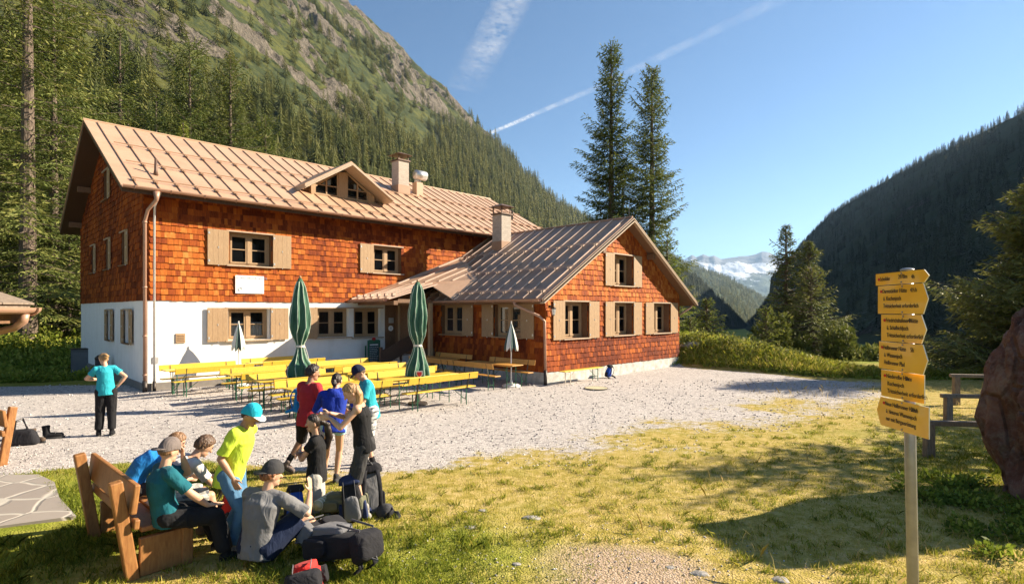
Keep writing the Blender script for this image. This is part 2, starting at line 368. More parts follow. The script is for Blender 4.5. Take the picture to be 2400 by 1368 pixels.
# right-hand hill: ruled between a foot line and a crest line
def ruled(name, crest, foot, ns, nw, mat, amp=6, f=.02, seed=3, curve=1.25, back=True):
    crest = np.array(crest, float); foot = np.array(foot, float); s = np.linspace(0, len(crest)-1, ns)
    cr = np.column_stack([np.interp(s, range(len(crest)), crest[:, i]) for i in range(3)]); ft = np.column_stack([np.interp(s, range(len(foot)), foot[:, i]) for i in range(3)])
    w_ = np.concatenate([np.linspace(0, 1, nw), [1.06, 1.2, 1.5]]) if back else np.linspace(0, 1, nw)
    Pn = ft[:, None, :2]+(cr-ft)[:, None, :2]*w_[None, :, None]
    zz = ft[:, None, 2]+(cr-ft)[:, None, 2]*np.where(w_ <= 1, np.clip(w_, 0, 1)**curve, 1-(w_-1)*1.2)[None, :]
    n = fbm(Pn.reshape(-1, 2)*f, 5, seed, ridge=True).reshape(zz.shape); n2 = fbm(Pn.reshape(-1, 2)*f*6, 4, seed+2).reshape(zz.shape)
    zz = zz+n*amp*np.minimum(1, w_*3)[None, :]*(1-.8*np.exp(-((w_-1)/.05)**2))[None, :]+n2*amp*.25*np.minimum(1, w_*4)
    o = npmesh(name, np.column_stack([Pn.reshape(-1, 2), zz.ravel()]), gridfaces(ns, len(w_)), mat, smooth=True, vtone={'rock': (sstep(.35, .8, fbm(Pn.reshape(-1, 2)*f*1.3, 4, seed+7))*.7)})
    tag(o, kind='structure'); return Pn, zz
M['shadehill'] = hillmat('forested_slope', ((.06, .055, .05), (.15, .13, .12)), ((.020, .034, .018), (.045, .065, .026)))  # slope colours darkened with the valley shade
RC = [(300, -60, 140), (325, 60, 158), (352, 200, 168), (443, 480, 173), (486, 703, 174), (564, 978, 174), (738, 1411, 173), (700, 1500, 90)]  # out-of-sight near crest raised to throw shade on the hill foot
RF = [(45, -80, -2), (52, 10, -1), (60, 62, -4.5), (66, 78, -5), (95, 150, -7), (180, 420, -14), (520, 1250, -34), (640, 1400, -38)]
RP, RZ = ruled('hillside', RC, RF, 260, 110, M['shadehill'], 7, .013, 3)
def ray(x, y, Yd): return ((x-1200)/1300*Yd, Yd, 2.5-(y-728)/1300*Yd)
# dark spur and hazy forested slope on the left of the valley, snow range at its end
c1 = [ray(1480, 560, 800), ray(1590, 640, 850), ray(1640, 664, 900), ray(1700, 722, 980), ray(1750, 775, 1080)]
f1 = [ray(1500, 760, 560), ray(1620, 768, 600), ray(1700, 775, 640), ray(1735, 778, 700), ray(1752, 780, 900)]
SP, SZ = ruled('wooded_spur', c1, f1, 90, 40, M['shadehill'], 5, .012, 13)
M['midhill'] = hillmat('far_forest_slope', ((.10, .095, .085), (.22, .20, .18)), ((.045, .060, .030), (.10, .115, .05)), .004)
c2 = [ray(1480, 540, 2300), ray(1585, 612, 2500), ray(1650, 640, 2700), ray(1700, 655, 2900), ray(1760, 686, 3200), ray(1812, 712, 3500), ray(1900, 770, 3900)]
f2 = [ray(1500, 760, 1500), ray(1640, 765, 1600), ray(1735, 770, 1700), ray(1752, 768, 1900), ray(1762, 762, 2200), ray(1772, 758, 2800), ray(1800, 770, 3300)]
MP, MZ = ruled('forested_ridge', c2, f2, 150, 60, M['midhill'], 35, .0028, 23)
k = NT('snow_range'); co = k.co(); nn = k.noise(co, .0016, 8, .65); n4 = k.noise(co, .006, 5, .6); geo = k.n('NewGeometry'); nz_ = k.n('SeparateXYZ', {0: geo.outputs['Normal']}).outputs[2]
zz_ = k.n('SeparateXYZ', {0: co}).outputs[2]
rock = k.ramp(n4, [(.3, (.075, .08, .095)), (.7, (.17, .17, .185))])
lowg = k.math('MULTIPLY', k.math('SUBTRACT', 620.0, zz_), .006, clamp=True); rock = k.mix(lowg, rock, (.05, .075, .035))
sn = k.math('ADD', nn, k.math('MULTIPLY', k.math('SUBTRACT', nz_, .7), .35)); sn = k.math('ADD', sn, k.math('MULTIPLY', k.attr('snow'), .22))
k.set('Base Color', k.mix(k.ramp(sn, [(.70, gray(0)), (.73, gray(1))]), rock, (.62, .65, .70))); k.set('Roughness', .9); k.bump(k.noise(co, .003, 8, .7), 1, 60)
M['snow'] = k.m
def snowrange():
    cx = [1300, 1480, 1560, 1600, 1612, 1622, 1632, 1648, 1662, 1674, 1690, 1712, 1735, 1755, 1772, 1786, 1796, 1815, 1835, 1860, 1900, 2000]
    cy = [560, 600, 606, 610, 604, 598, 604, 597, 603, 600, 608, 604, 601, 600, 596, 590, 591, 598, 612, 618, 640, 690]
    ns, nw = 300, 70; xs = np.linspace(1300, 2000, ns); cyi = np.interp(xs, cx, cy); Yc = 9000
    V_ = []; sn = []
    w_ = np.concatenate([np.linspace(0, 1, nw), [1.1, 1.3]])
    for i, x in enumerate(xs):
        for wv in w_:
            Yd = 6200+(Yc-6200)*wv; X_ = (x-1200)/1300*Yd; zc = 2.5-(cyi[i]-728)/1300*Yc
            V_.append((X_, Yd, -60+(zc+60)*(wv**1.35 if wv <= 1 else 1-(wv-1)*1.5))); sn.append(math.exp(-((wv-.62)/.2)**2)+(.9 if x < 1612 and wv > .5 else 0))
    V_ = np.array(V_); P = V_[:, :2]*.0011
    V_[:, 2] += (fbm(P, 6, 51, ridge=True)*120+fbm(P*4, 4, 52)*35)*np.tile(np.minimum(1, w_*2)*(1-.85*np.exp(-((w_-1)/.07)**2)), ns)
    tag(npmesh('snow_mountain', V_, gridfaces(ns, len(w_)), M['snow'], vtone={'snow': sn}), kind='structure')
snowrange()

# ------------------------------------------------------------------ mountain hut
M['wood_light'] = wood('larch_shutter', (.32, .20, .105), (.45, .30, .165))
M['wood_mid'] = wood('window_wood', (.33, .20, .10), (.46, .31, .17))
M['wood_dark'] = wood('dark_timber', (.055, .028, .015), (.12, .06, .032))
M['wood_brown'] = wood('brown_timber', (.13, .065, .032), (.24, .125, .06))
M['verge'] = wood('weathered_verge_board', (.34, .25, .17), (.55, .42, .30))
k = NT('wood_shingles'); t = k.attr('tone'); co = k.co(); st = k.noise(k.map(co, (9, 9, 1.1)), 2.2, 5, .65); bl = k.noise(co, .55, 4, .6)
f = k.math('ADD', k.math('MULTIPLY', t, .62), k.math('ADD', k.math('MULTIPLY', st, .45), k.math('ADD', k.math('MULTIPLY', k.math('SUBTRACT', bl, .5), .7), .05)))
f = k.math('ADD', f, k.math('MULTIPLY', k.math('SUBTRACT', k.noise(k.map(co, (30, 30, 2.5)), 1.6, 3, .7), .5), .5))
k.set('Base Color', k.ramp(f, [(.20, (.10, .018, .006)), (.40, (.24, .050, .011)), (.58, (.34, .080, .012)), (.78, (.43, .125, .020)), (.95, (.52, .21, .050))]))
k.set('Roughness', .7); k.set('Specular IOR Level', .12); k.bump(st, .35, .01); M['shingle'] = k.m
k = NT('white_render'); n = k.noise(k.co(), 3, 6, .6); n_ = k.noise(k.map(k.co(), (2, 2, .3)), 1.5, 4)
k.set('Base Color', k.mix(k.ramp(n_, [(.5, gray(0)), (.8, gray(.35))]), k.ramp(n, [(.3, (.76, .745, .71)), (.7, (.82, .81, .78))]), (.6, .57, .52))); k.set('Roughness', .9); k.bump(k.noise(k.co(), 60, 4), .15, .01); M['render'] = k.m
k = NT('concrete_base'); n = k.noise(k.co(), 4, 6, .65); k.set('Base Color', k.ramp(n, [(.3, (.30, .29, .26)), (.6, (.55, .54, .50)), (.8, (.68, .67, .62))])); k.set('Roughness', .9); k.bump(n, .3, .02); M['concrete'] = k.m
k = NT('painted_metal_roof'); n = k.noise(k.map(k.co(), (1, 1, 1)), .7, 5, .6); n2 = k.noise(k.map(k.co(), (.6, 6, 6)), 2, 4)
k.set('Base Color', k.ramp(k.math('ADD', k.math('MULTIPLY', n, .7), k.math('MULTIPLY', n2, .3)), [(.28, (.38, .235, .15)), (.5, (.48, .305, .20)), (.74, (.54, .36, .245))])); k.set('Roughness', .42); k.set('Specular IOR Level', .45); k.bump(k.noise(k.co(), 1.3, 3), .12, .05); M['roof'] = k.m
M['seam'] = plain('roof_seam', (.36, .22, .14), .4, nscale=2)
M['annexroof'] = plain('annex_roof_dimmed', (.30, .175, .11), .42, var=.18, nscale=1.2)  # roof brown darkened, the dimness of grazing sun put into the colour
M['annexseam'] = plain('annex_seam_lit', (.50, .36, .28), .45, nscale=2)  # seams paled as if catching the sun
M['gutter'] = plain('copper_gutter', (.40, .235, .165), .45, .2, nscale=2)
M['iron'] = plain('dark_iron', (.045, .035, .03), .5, .3)
M['capmetal'] = plain('chimney_cap', (.12, .07, .05), .55, .2)
M['zinc'] = plain('zinc_cowl', (.62, .62, .62), .35, .6)
M['white'] = plain('white_paint', (.80, .79, .76), .5, var=.04)
k = NT('chimney_brick'); co = k.co(); br = k.n('TexBrick', {'Vector': k.map(co, (1, 1, 1), (R(90), 0, 0)), 'Scale': 9.0, 'Color1': (.42, .36, .30, 1), 'Color2': (.52, .45, .38, 1), 'Mortar': (.24, .20, .17, 1), 'Mortar Size': .03, 'Row Height': .8, 'Brick Width': 1.6})
sx = k.n('SeparateXYZ', {0: co}); cb = k.n('CombineXYZ', {0: k.math('ADD', sx.outputs[0], sx.outputs[1]), 1: sx.outputs[2]}); k.t.links.new(cb.outputs[0], br.inputs['Vector'])
k.set('Base Color', k.mix(k.math('MULTIPLY', k.noise(co, 5, 4), .4), br.outputs['Color'], (.25, .2, .17))); k.set('Roughness', .85); k.bump(br.outputs['Fac'], -.4, .01); M['brick'] = k.m
k = NT('window_glass'); k.set('Base Color', (.02, .025, .03, 1)); k.set('Roughness', .03); k.set('Specular IOR Level', .9)
tr = k.n('BsdfTransparent'); fr = k.n('Fresnel', {'IOR': 1.5}); mx = k.n('MixShader', {0: k.math('ADD', k.math('MULTIPLY', fr.outputs[0], 1.5), .15, clamp=True), 1: tr.outputs[0], 2: k.b.outputs[0]})
k.t.links.new(mx.outputs[0], k.t.nodes['Material Output'].inputs[0]); M['glass'] = k.m
M['curtain'] = plain('white_curtain', (.72, .70, .66), .9, var=.1, nscale=14)
M['blind'] = plain('cream_blind', (.90, .84, .70), .9, var=.05)
M['inside'] = plain('dim_interior', (.035, .025, .02), .9)

hut = empty('mountain_hut', (C0[0], C0[1], 0), ANG, 'large shingled hut with white lower storey, brown metal roof and gabled side wing', 'hut')
ML, MW, VA, UA, UB = 19.5, 11.7, -7.81, 9.92, 19.18
RS, RE, RV = .535, 6.2, -.65                     # main roof slope, eave height, eave line
RIDGE = 5.85
def mroof(v): return RE+RS*(v-RV) if v < RIDGE else RE+RS*(RIDGE-RV)-RS*(v-RIDGE)
AR, AE = 14.68, 9.30; AS = (6.19-2.90)/(AR-AE)
def aroof(u): return 6.19-AS*abs(u-AR)
class Plane:
    """vertical wall plane: x along the wall, d inward, z up -> local point"""
    def __init__(s, fn): s.P = fn
front = Plane(lambda x, d, z: (x, d, z)); gab = Plane(lambda x, d, z: (d, x, z))
afront = Plane(lambda x, d, z: (x, VA+d, z)); aside = Plane(lambda x, d, z: (UA+d, x, z))
vest = Plane(lambda x, d, z: (x, -1.75+d, z)); vside = Plane(lambda x, d, z: (9.1+d, x, z))
def wallmesh(name, pl, x0, x1, z0, top, ops, mat, extra=(), reveal=.28, parent=hut, revmat=None):
    mb = MB(); xs = sorted(set([x0, x1, *extra]+[o[i] for o in ops for i in (0, 1)])); zs = sorted(set([z0]+[o[i] for o in ops for i in (2, 3)]))
    xs = [x for x in xs if x0 <= x <= x1]
    for a, b in zip(xs, xs[1:]):
        for i, z in enumerate(zs):
            last = i == len(zs)-1
            if not last and any(o[0] <= (a+b)/2 <= o[1] and o[2] <= (z+zs[i+1])/2 <= o[3] for o in ops): continue
            za, zb = (top(a)-.03, top(b)-.03) if last else (zs[i+1], zs[i+1])
            za = min(za, top(a)-.03); zb = min(zb, top(b)-.03)
            if za <= z+1e-4 and zb <= z+1e-4: continue
            ta, tb = top(a)-.03, top(b)-.03; a_, b_ = a, b; zl = None if last else zs[i+1]
            poly = [(a, z), (b, z), (b, tb if last else min(zl, tb)), (a, ta if last else min(zl, ta))]
            if (ta-z)*(tb-z) < 0:
                xc = a+(b-a)*(z-ta)/(tb-ta); poly = [(xc, z), (b, z), poly[2]] if tb > z else [(a, z), (xc, z), poly[3]]
            elif zl is not None and (ta-zl)*(tb-zl) < 0:
                xc = a+(b-a)*(zl-ta)/(tb-ta); poly = poly[:2]+([poly[2], (xc, zl), poly[3]])
            mb.quad(*[pl.P(x_, 0, z_) for x_, z_ in poly])
    for o in ops:
        a, b, c, d = o[:4]; mb.mi = 1
        for p, q in (((a, c), (a, d)), ((a, d), (b, d)), ((b, d), (b, c)), ((b, c), (a, c))):
            mb.quad(pl.P(p[0], 0, p[1]), pl.P(q[0], 0, q[1]), pl.P(q[0], reveal, q[1]), pl.P(p[0], reveal, p[1]))
        mb.mi = 0
    o = mb.build(name, [mat, revmat or mat], parent); return o
def shingles(name, pl, x0, x1, z0, top, ops, wd=(.14, .3), ex=.205, shade=None, seed=1, parent=hut):
    r = random.Random(seed); mb = MB(); z = z0; row = 0
    while z < 10:
        x = x0-r.uniform(0, .1)
        while x < x1:
            w_ = r.uniform(*wd); a, b = max(x, x0), min(x+w_-.006, x1); x += w_
            if b-a < .02: continue
            zt = min(z+ex+.012, top((a+b)/2)-.03)
            zb = z+r.uniform(-.012, .012)
            if zt-zb < .05: continue
            hit = False
            for o in ops:
                if a < o[1] and b > o[0] and zb < o[3] and zt > o[2]:
                    if a < o[0]-.02 and (a+b)/2 < o[0]: b = o[0]
                    elif b > o[1]+.02 and (a+b)/2 > o[1]: a = o[1]
                    elif zb < o[2]-.03: zt = min(zt, o[2])
                    elif zt > o[3]+.03: zb = max(zb, o[3])
                    else: hit = True
            if hit or b-a < .015 or zt-zb < .02: continue
            tn = r.random()*.85
            if shade: tn += shade((a+b)/2, z)
            mb.tone = min(1, max(0, tn)); d0 = -.012; d1 = -.034-r.uniform(0, .012); sk = r.uniform(-.004, .004)
            p = [pl.P(a, d1, zb), pl.P(b, d1, zb+sk), pl.P(b, d0, zt), pl.P(a, d0, zt), pl.P(a, -.001, zb), pl.P(b, -.001, zb)]
            mb.add(p, [(0, 1, 2, 3), (4, 5, 1, 0), (4, 0, 3), (5, 2, 1)])
        z += ex; row += 1
    return mb.build(name, M['shingle'], parent)
# openings: (x0, x1, z0, z1)
LOW = [(2.44, 3.82, 1.49, 2.57), (5.64, 6.97, 1.47, 2.59), (7.18, 8.42, 1.42, 2.59)]
UP = [(2.47, 3.90, 4.07, 5.20), (8.08, 9.42, 4.08, 5.20)]
GLOW = [(1.75, 2.55, 1.42, 2.52), (4.75, 5.45, 1.42, 2.52)]
GUP = [(2.35, 3.15, 4.08, 5.2), (5.15, 5.95, 4.08, 5.2), (8.1, 8.9, 4.08, 5.2), (5.35, 6.3, 6.75, 7.85)]
AF = [(10.92, 12.27, 1.52, 2.82), (13.97, 15.28, 1.54, 2.82), (16.91, 18.30, 1.54, 2.82), (13.97, 15.28, 3.50, 4.71)]
AL = [(-3.55, -2.22, 1.56, 2.76), (-6.70, -5.36, 1.56, 2.76)]
flat = lambda h: (lambda x: h)
wallmesh('lower_wall', front, 0, 8.62, -1.2, flat(2.85), LOW, M['render'])
wallmesh('lower_wall', gab, 0, MW, -1.6, flat(2.85), GLOW, M['render'])
mb = MB()   # plinth band
mb.bb((-.05, -.04, -1.2), (8.6, -.003, .24)); mb.bb((-.045, -.04, -1.6), (-.003, MW, .24)); mb.build('plinth', plain('dark_plinth', (.20, .18, .16), .9, bump=.4), hut)
wallmesh('upper_wall', front, -.0, ML, 2.85, lambda x: 6.5, UP, M['wood_dark'], revmat=M['wood_brown'])
wallmesh('gable_wall', gab, 0, MW, 2.85, mroof, GUP, M['wood_dark'], extra=(RIDGE,), revmat=M['wood_brown'])
mb = MB(); mb.bb((8.62, .0, -.2), (ML, .05, 2.85)); mb.bb((ML, 0, -1), (ML+.05, MW, 6)); mb.bb((0, MW, -1.6), (ML, MW+.05, 6)); mb.split('rear_wall', M['wood_brown'], hut)
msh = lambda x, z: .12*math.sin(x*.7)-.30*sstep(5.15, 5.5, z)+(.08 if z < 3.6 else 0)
shingles('shingle_cladding', front, -.03, ML, 2.82, lambda x: 6.3, UP, (.09, .21), .20, msh, 1)
shingles('shingle_cladding', gab, -.03, MW, 2.82, lambda v: mroof(v)-.1, GUP, (.10, .24), .205, lambda x, z: -.30, 2)  # lower tone: weathered gable, with its shade put into the colour too
# wing
wallmesh('wing_wall', afront, UA, UB, .40, aroof, AF, M['wood_dark'], extra=(AR,), revmat=M['wood_brown'])
wallmesh('wing_wall', aside, VA, -1.75, .40, flat(3.2), AL, M['wood_dark'], revmat=M['wood_brown'])
mb = MB(); mb.bb((UB, VA, -.3), (UB+.05, 0, 3.2)); mb.build('wing_wall', M['wood_brown'], hut)
mb = MB(); mb.bb((UA-.02, VA-.02, -.8), (UB+.02, VA+.2, .40)); mb.bb((UA-.02, VA+.2, -.5), (UA+.2, -1.75, .40)); mb.build('concrete_base', M['concrete'], hut, bevel=.01)
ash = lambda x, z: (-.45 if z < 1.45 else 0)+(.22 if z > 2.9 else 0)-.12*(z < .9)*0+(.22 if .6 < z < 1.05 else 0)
shingles('shingle_cladding', afront, UA-.03, UB+.02, .41, lambda x: aroof(x)-.05, AF, (.06, .155), .19, ash, 3)
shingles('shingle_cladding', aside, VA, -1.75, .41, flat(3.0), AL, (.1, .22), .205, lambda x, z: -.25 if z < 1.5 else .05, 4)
shingles('shingle_cladding', vest, 9.1, UA, .95, flat(3.1), [], (.16, .26), .25, lambda x, z: .1, 5)
mb = MB(); mb.bb((9.1, -1.75, -.2), (UA, -1.70, 3.2)); mb.bb((9.1, -1.7, -.2), (9.15, 0, 3.3)); mb.bb((8.62, -.04, -.2), (9.1, 0, 2.9)); mb.build('entrance_wall', M['wood_brown'], hut)

def window(pl, o, shut='', glass='', parent=hut, deep=.20, sill=True, wfr=None, shw=.62):
    a, b, c, d = o; m = wfr or M['wood_mid']; F = MB()
    def bx(mb, x0, x1, d0, d1, z0, z1):
        p = [pl.P(x, dd, z) for z in (z0, z1) for dd in (d0, d1) for x in (x0, x1)]
        mb.add(p, [(0, 2, 3, 1), (4, 5, 7, 6), (0, 1, 5, 4), (2, 6, 7, 3), (0, 4, 6, 2), (1, 3, 7, 5)])
    x0, x1 = a+.10, b-.10; z0, z1 = c+.08, d-.08; mid = (x0+x1)/2; t_ = .055
    bx(F, a+.002, x0, deep, deep+.05, c, d); bx(F, x1, b-.002, deep, deep+.05, c, d); bx(F, x0, x1, deep, deep+.05, c+.002, z0); bx(F, x0, x1, deep, deep+.05, z1, d-.002)
    bx(F, mid-.055, mid+.055, deep-.035, deep+.03, z0, z1)
    for s0, s1 in ((x0, mid-.055), (mid+.055, x1)):
        bx(F, s0, s0+t_, deep-.02, deep+.04, z0, z1); bx(F, s1-t_, s1, deep-.02, deep+.04, z0, z1)
        bx(F, s0+t_, s1-t_, deep-.02, deep+.04, z0, z0+t_); bx(F, s0+t_, s1-t_, deep-.02, deep+.04, z1-t_, z1)
        bx(F, s0+t_, s1-t_, deep-.01, deep+.035, (z0+z1)/2-.015, (z0+z1)/2+.015)
    root = F.build('window', m, parent)
    g = MB(); g.quad(pl.P(x0, deep+.02, z0), pl.P(x1, deep+.02, z0), pl.P(x1, deep+.02, z1), pl.P(x0, deep+.02, z1)); g.build('pane', M['glass'], root)
    if sill:
        q = MB(); bx(q, a-.10, b+.10, -.11, deep, c-.045, c-.003); q.build('sill', M['verge'] if pl in (front, afront) else m, root)
        q = MB(); bx(q, a-.10, b+.10, -.075, -.004, d+.003, d+.05); q.build('lintel', M['verge'], root)
    # dark room behind the pane
    q = MB(); e = 1.0
    for p in (((a, deep+.06, c), (a, e, c), (a, e, d), (a, deep+.06, d)), ((b, deep+.06, c), (b, e, c), (b, e, d), (b, deep+.06, d)), ((a, e, c), (b, e, c), (b, e, d), (a, e, d)), ((a, deep+.06, c), (b, deep+.06, c), (b, e, c), (a, e, c)), ((a, deep+.06, d), (b, deep+.06, d), (b, e, d), (a, e, d))): q.quad(*[pl.P(*s) for s in p])
    q.build('interior', M['inside'], root)
    if glass == 'curtain':
        q = MB(); n = 40
        for s0, s1 in ((x0+.05, mid-.06), (mid+.06, x1-.05)):
            for i in range(n):
                u0, u1 = s0+(s1-s0)*i/n, s0+(s1-s0)*(i+1)/n; w0, w1 = (deep+.09+.018*math.sin(i*1.1), deep+.09+.018*math.sin((i+1)*1.1)); q.quad(pl.P(u0, w0, z0), pl.P(u1, w1, z0), pl.P(u1, w1, z0+.52), pl.P(u0, w0, z0+.52))
        q.build('curtain', M['curtain'], root)
    if glass in ('blind', 'halfblind'):
        q = MB(); xa = x0; x1 = x1 if glass == 'blind' else mid
        bx(q, xa, x1, deep+.03, deep+.038, z0, z1); q.build('blind', M['blind'], root)
    for ch in shut:
        sw = (b-a)/2*.93; x = (a-.03-sw) if ch in 'LI' else b+.03
        q = MB()
        if ch == 'C':
            bx(q, a, a+.03, -.05, .02, c, d); q.build('shutter', M['wood_light'], root); continue
        npl = 4
        for i in range(npl): q.tone = random.random(); bx(q, x+sw*i/npl+.002, x+sw*(i+1)/npl-.002, -.085, -.055, c-.03, d+.03)
        for zz in (c+.18, d-.18): bx(q, x+.03, x+sw-.03, -.055, -.037, zz-.045, zz+.045)
        q.mi = 1
        for zz in (c+.1, d-.1): bx(q, x+.02, x+.07, -.092, -.0855, zz-.04, zz+.04)
        bx(q, x+sw*.5-.012, x+sw*.5+.012, -.097, -.0855, (c+d)/2-.03, (c+d)/2+.03); bx(q, x+sw*.5-.01, x+sw*.5+.01, -.11, -.0855, c-.06, c-.02)
        q.build('shutter', [M['wood_light'], M['zinc']], root)
    return root
window(front, LOW[0], 'LR', 'curtain'); window(front, LOW[1], 'L'); window(front, LOW[2], '')
window(front, UP[0], 'LR'); window(front, UP[1], 'L')
for i, o in enumerate(GLOW+GUP): window(gab, o, 'LR' if i < 2 else ('L' if i == 5 else 'L'), wfr=M['wood_brown'])
for i, o in enumerate(AF): window(afront, o, 'LR', deep=.26)
window(aside, AL[0], 'L', 'halfblind', deep=.14); window(aside, AL[1], 'LR', 'blind', deep=.14)

# main roof
def slab(mb, pts, th=.16):
    p = np.array(pts, float); n = nrm(np.cross(p[1]-p[0], p[2]-p[0])); n = n if n[2] > 0 else -n
    q = p-np.array((0, 0, th)); k_ = len(p); mb.add(list(p)+list(q), [tuple(range(k_)), tuple(range(k_, 2*k_))[::-1]]+[(i, (i+1) % k_, (i+1) % k_+k_, i+k_) for i in range(k_)])
U0, U1 = -.72, 20.2; VB = 2*RIDGE-RV
mb = MB(); slab(mb, [(U0, RV, RE), (U1, RV, RE), (U1, RIDGE, mroof(RIDGE)), (U0, RIDGE, mroof(RIDGE))], .05); slab(mb, [(U0, VB, RE), (U1, VB, RE), (U1, RIDGE, mroof(RIDGE)), (U0, RIDGE, mroof(RIDGE))], .05)
mb.tube([(U0, RIDGE, mroof(RIDGE)), (U1, RIDGE, mroof(RIDGE))], .05)
roof = mb.build('roof', M['roof'], hut)
mb = MB(); dz = .053
slab(mb, [(U0+.03, RV+.05, RE-dz+.027), (U1-.03, RV+.05, RE-dz+.027), (U1-.03, RIDGE, mroof(RIDGE)-dz), (U0+.03, RIDGE, mroof(RIDGE)-dz)], .17); slab(mb, [(U0+.03, VB-.05, RE-dz+.027), (U1-.03, VB-.05, RE-dz+.027), (U1-.03, RIDGE, mroof(RIDGE)-dz), (U0+.03, RIDGE, mroof(RIDGE)-dz)], .17)
mb.build('soffit', M['wood_dark'], roof)
mb = MB()
for v in (RIDGE-.1, 2.6, 9.1, 11.4, .25): mb.bb((U0+.25, v-.09, mroof(v)-.46), (.0, v+.09, mroof(v)-.235))
mb.split('purlin', M['wood_brown'], roof)
mb = MB(); us = [-.31+.585*i for i in range(36) if -.31+.585*i < U1-.1]
for u in us: mb.bar((u, RV+.01, RE+.02), (u, RIDGE-.12, mroof(RIDGE-.12)+.02), .024, .045)
mb.build('seam', M['seam'], roof)
def guards(mb, u0, u1, v, us, zf=mroof, h=.075):
    for o_ in (0, .06): mb.tube([(u0, v+o_, zf(v+o_)+h+.02), (u1, v+o_, zf(v+o_)+h+.02)], .011, 5)
    for u in us:
        if u0 <= u <= u1: mb.box((u, v+.03, zf(v)+.05), (.10, .12, .10)); mb.box((u+.0, v-.05, zf(v)+.03), (.05, .12, .05))
mb = MB(); guards(mb, U0+.35, U1, -.2, us); guards(mb, U0+.5, U1, 1.35, [u for u in us if not 5.4 < u < 9.2]); guards(mb, U0+.5, U1, 3.2, us); mb.build('snow_guard', M['seam'], roof)
def gutter(mb, a, b, r=.085):
    a = np.array(a, float); b = np.array(b, float); d = nrm(b-a); sd = np.array((-d[1], d[0], 0)); n = 9; vs = []
    for p in (a, b):
        for rr in (r, r-.012):
            for j in range(n): an = math.pi*j/(n-1); vs.append(p+sd*rr*math.cos(an)-np.array((0, 0, 1))*rr*math.sin(an))
    fs = []
    for j in range(n-1): fs += [(j, j+1, 2*n+j+1, 2*n+j), (n+j, 3*n+j, 3*n+j+1, n+j+1), (j, n+j, n+j+1, j+1), (2*n+j, 2*n+j+1, 3*n+j+1, 3*n+j)]
    fs += [(0, 2*n, 3*n, n), (n-1, 2*n-1, 4*n-1, 3*n-1)]
    mb.add(vs, fs); L = np.linalg.norm(b-a)
    for i in range(int(L/.95)+1):
        p = a+d*min(L-.02, .3+i*.95); mb.tube([p+sd*(r+.012)*math.cos(math.pi*j/8)-np.array((0, 0, 1))*(r+.012)*math.sin(math.pi*j/8) for j in range(9)], .012, 5)
mb = MB(); gutter(mb, (U0+.02, RV-.09, RE-.01), (U1, RV-.09, RE-.03)); mb.build('gutter', M['gutter'], hut)
mb = MB(); mb.tube([(.16, RV-.09, RE-.1), (.16, RV-.09, RE-.35), (.02, -.35, RE-.62), (-.02, -.17, RE-.95), (-.02, -.17, .32)], [.10, .055, .05, .05, .05], 12)
for z in (5.2, 3.2, 1.7, .5): mb.tube([(-.02, -.17, z), (-.02, -.17, z+.05)], .065, 12)
mb.build('downpipe', M['gutter'], hut, True)
mb = MB(); mb.tube([(.27, RV-.02, RE-.08), (.24, -.2, RE-.45), (.24, -.13, RE-.9), (.24, -.13, .3)], [.05, .035, .035, .035], 10); mb.build('downpipe', M['zinc'], hut, True)
mb = MB(); mb.tube([(-.02, -.17, -.1), (-.02, -.17, .34)], .068, 12); mb.tube([(.24, -.13, -.1), (.24, -.13, .3)], .05, 12); mb.split('drain_socket', M['iron'], hut, smooth=True)
mb = MB(); mb.tube([(.46, .66, 6.85), (.46, .66, 7.05), (.46, .66, 7.42)], [.085, .05, .04], 10); mb.split('vent_pipe', M['capmetal'], hut, smooth=True)
mb = MB(); mb.tube([(18.6, 2.3, 7.5), (18.6, 2.3, 8.3)], .06, 8); mb.split('vent_pipe', M['iron'], hut)
for uu, vv, hh_ in ((.2, RIDGE, 0), ): pass
mb = MB(); mb.tube([(7.25, .9, 8.75), (7.25, .9, 9.25)], .012, 5); mb.build('lightning_rod', M['iron'], hut)

# dormer
D0, D1, DV, DZ = 5.97, 8.86, 1.2, 7.20
dr = MB(); DA, DS = 7.40, .62                                  # apex u, roof slope
def drf(u): return 8.62-DS*abs(u-DA)
dr.mi = 0
for s_ in (-1, 1):
    e = DA+s_*1.98; za = drf(e)
    for th, off, mi in ((.04, .0, 1), (.15, -.042, 0)):
        dr.mi = mi; a = (DA, DV-.62, 8.66+off); b = (e, DV-.62, za+.04+off)
        def back(u, z): return (u, (z-RE)/RS+RV+.05, z)
        slab(dr, [a, b, back(e, za+.04+off), back(DA, 8.66+off)], th)
dorm = dr.build('dormer', [M['verge'], M['roof']], hut)
mb = MB()
for s_ in (-1, 1):                                            # barge boards
    e = DA+s_*1.98; mb.bar((DA, DV-.64, 8.50), (e, DV-.64, drf(e)-.10), .04, .20, up=(0, 1, 0))
mb.split('barge_board', M['verge'], dorm)
def tri(u0, u1, inset): return [(u0, DZ+inset), (u1, DZ+inset), (u1, drf(u1)-.20-inset*.6), (u0, drf(u0)-.20-inset*.6)]
mb = MB()
for u0, u1 in ((D0, D0+.14), (7.16, 7.54), (D1-.30, D1)):       # posts
    p = tri(u0, u1, 0); mb.add([(x, DV, z) for x, z in p]+[(x, DV+.12, z) for x, z in p], [(0, 1, 2, 3), (7, 6, 5, 4), (0, 4, 5, 1), (1, 5, 6, 2), (3, 2, 6, 7), (0, 3, 7, 4)])
mb.bb((D0, DV-.03, DZ-.12), (D1, DV+.1, DZ))
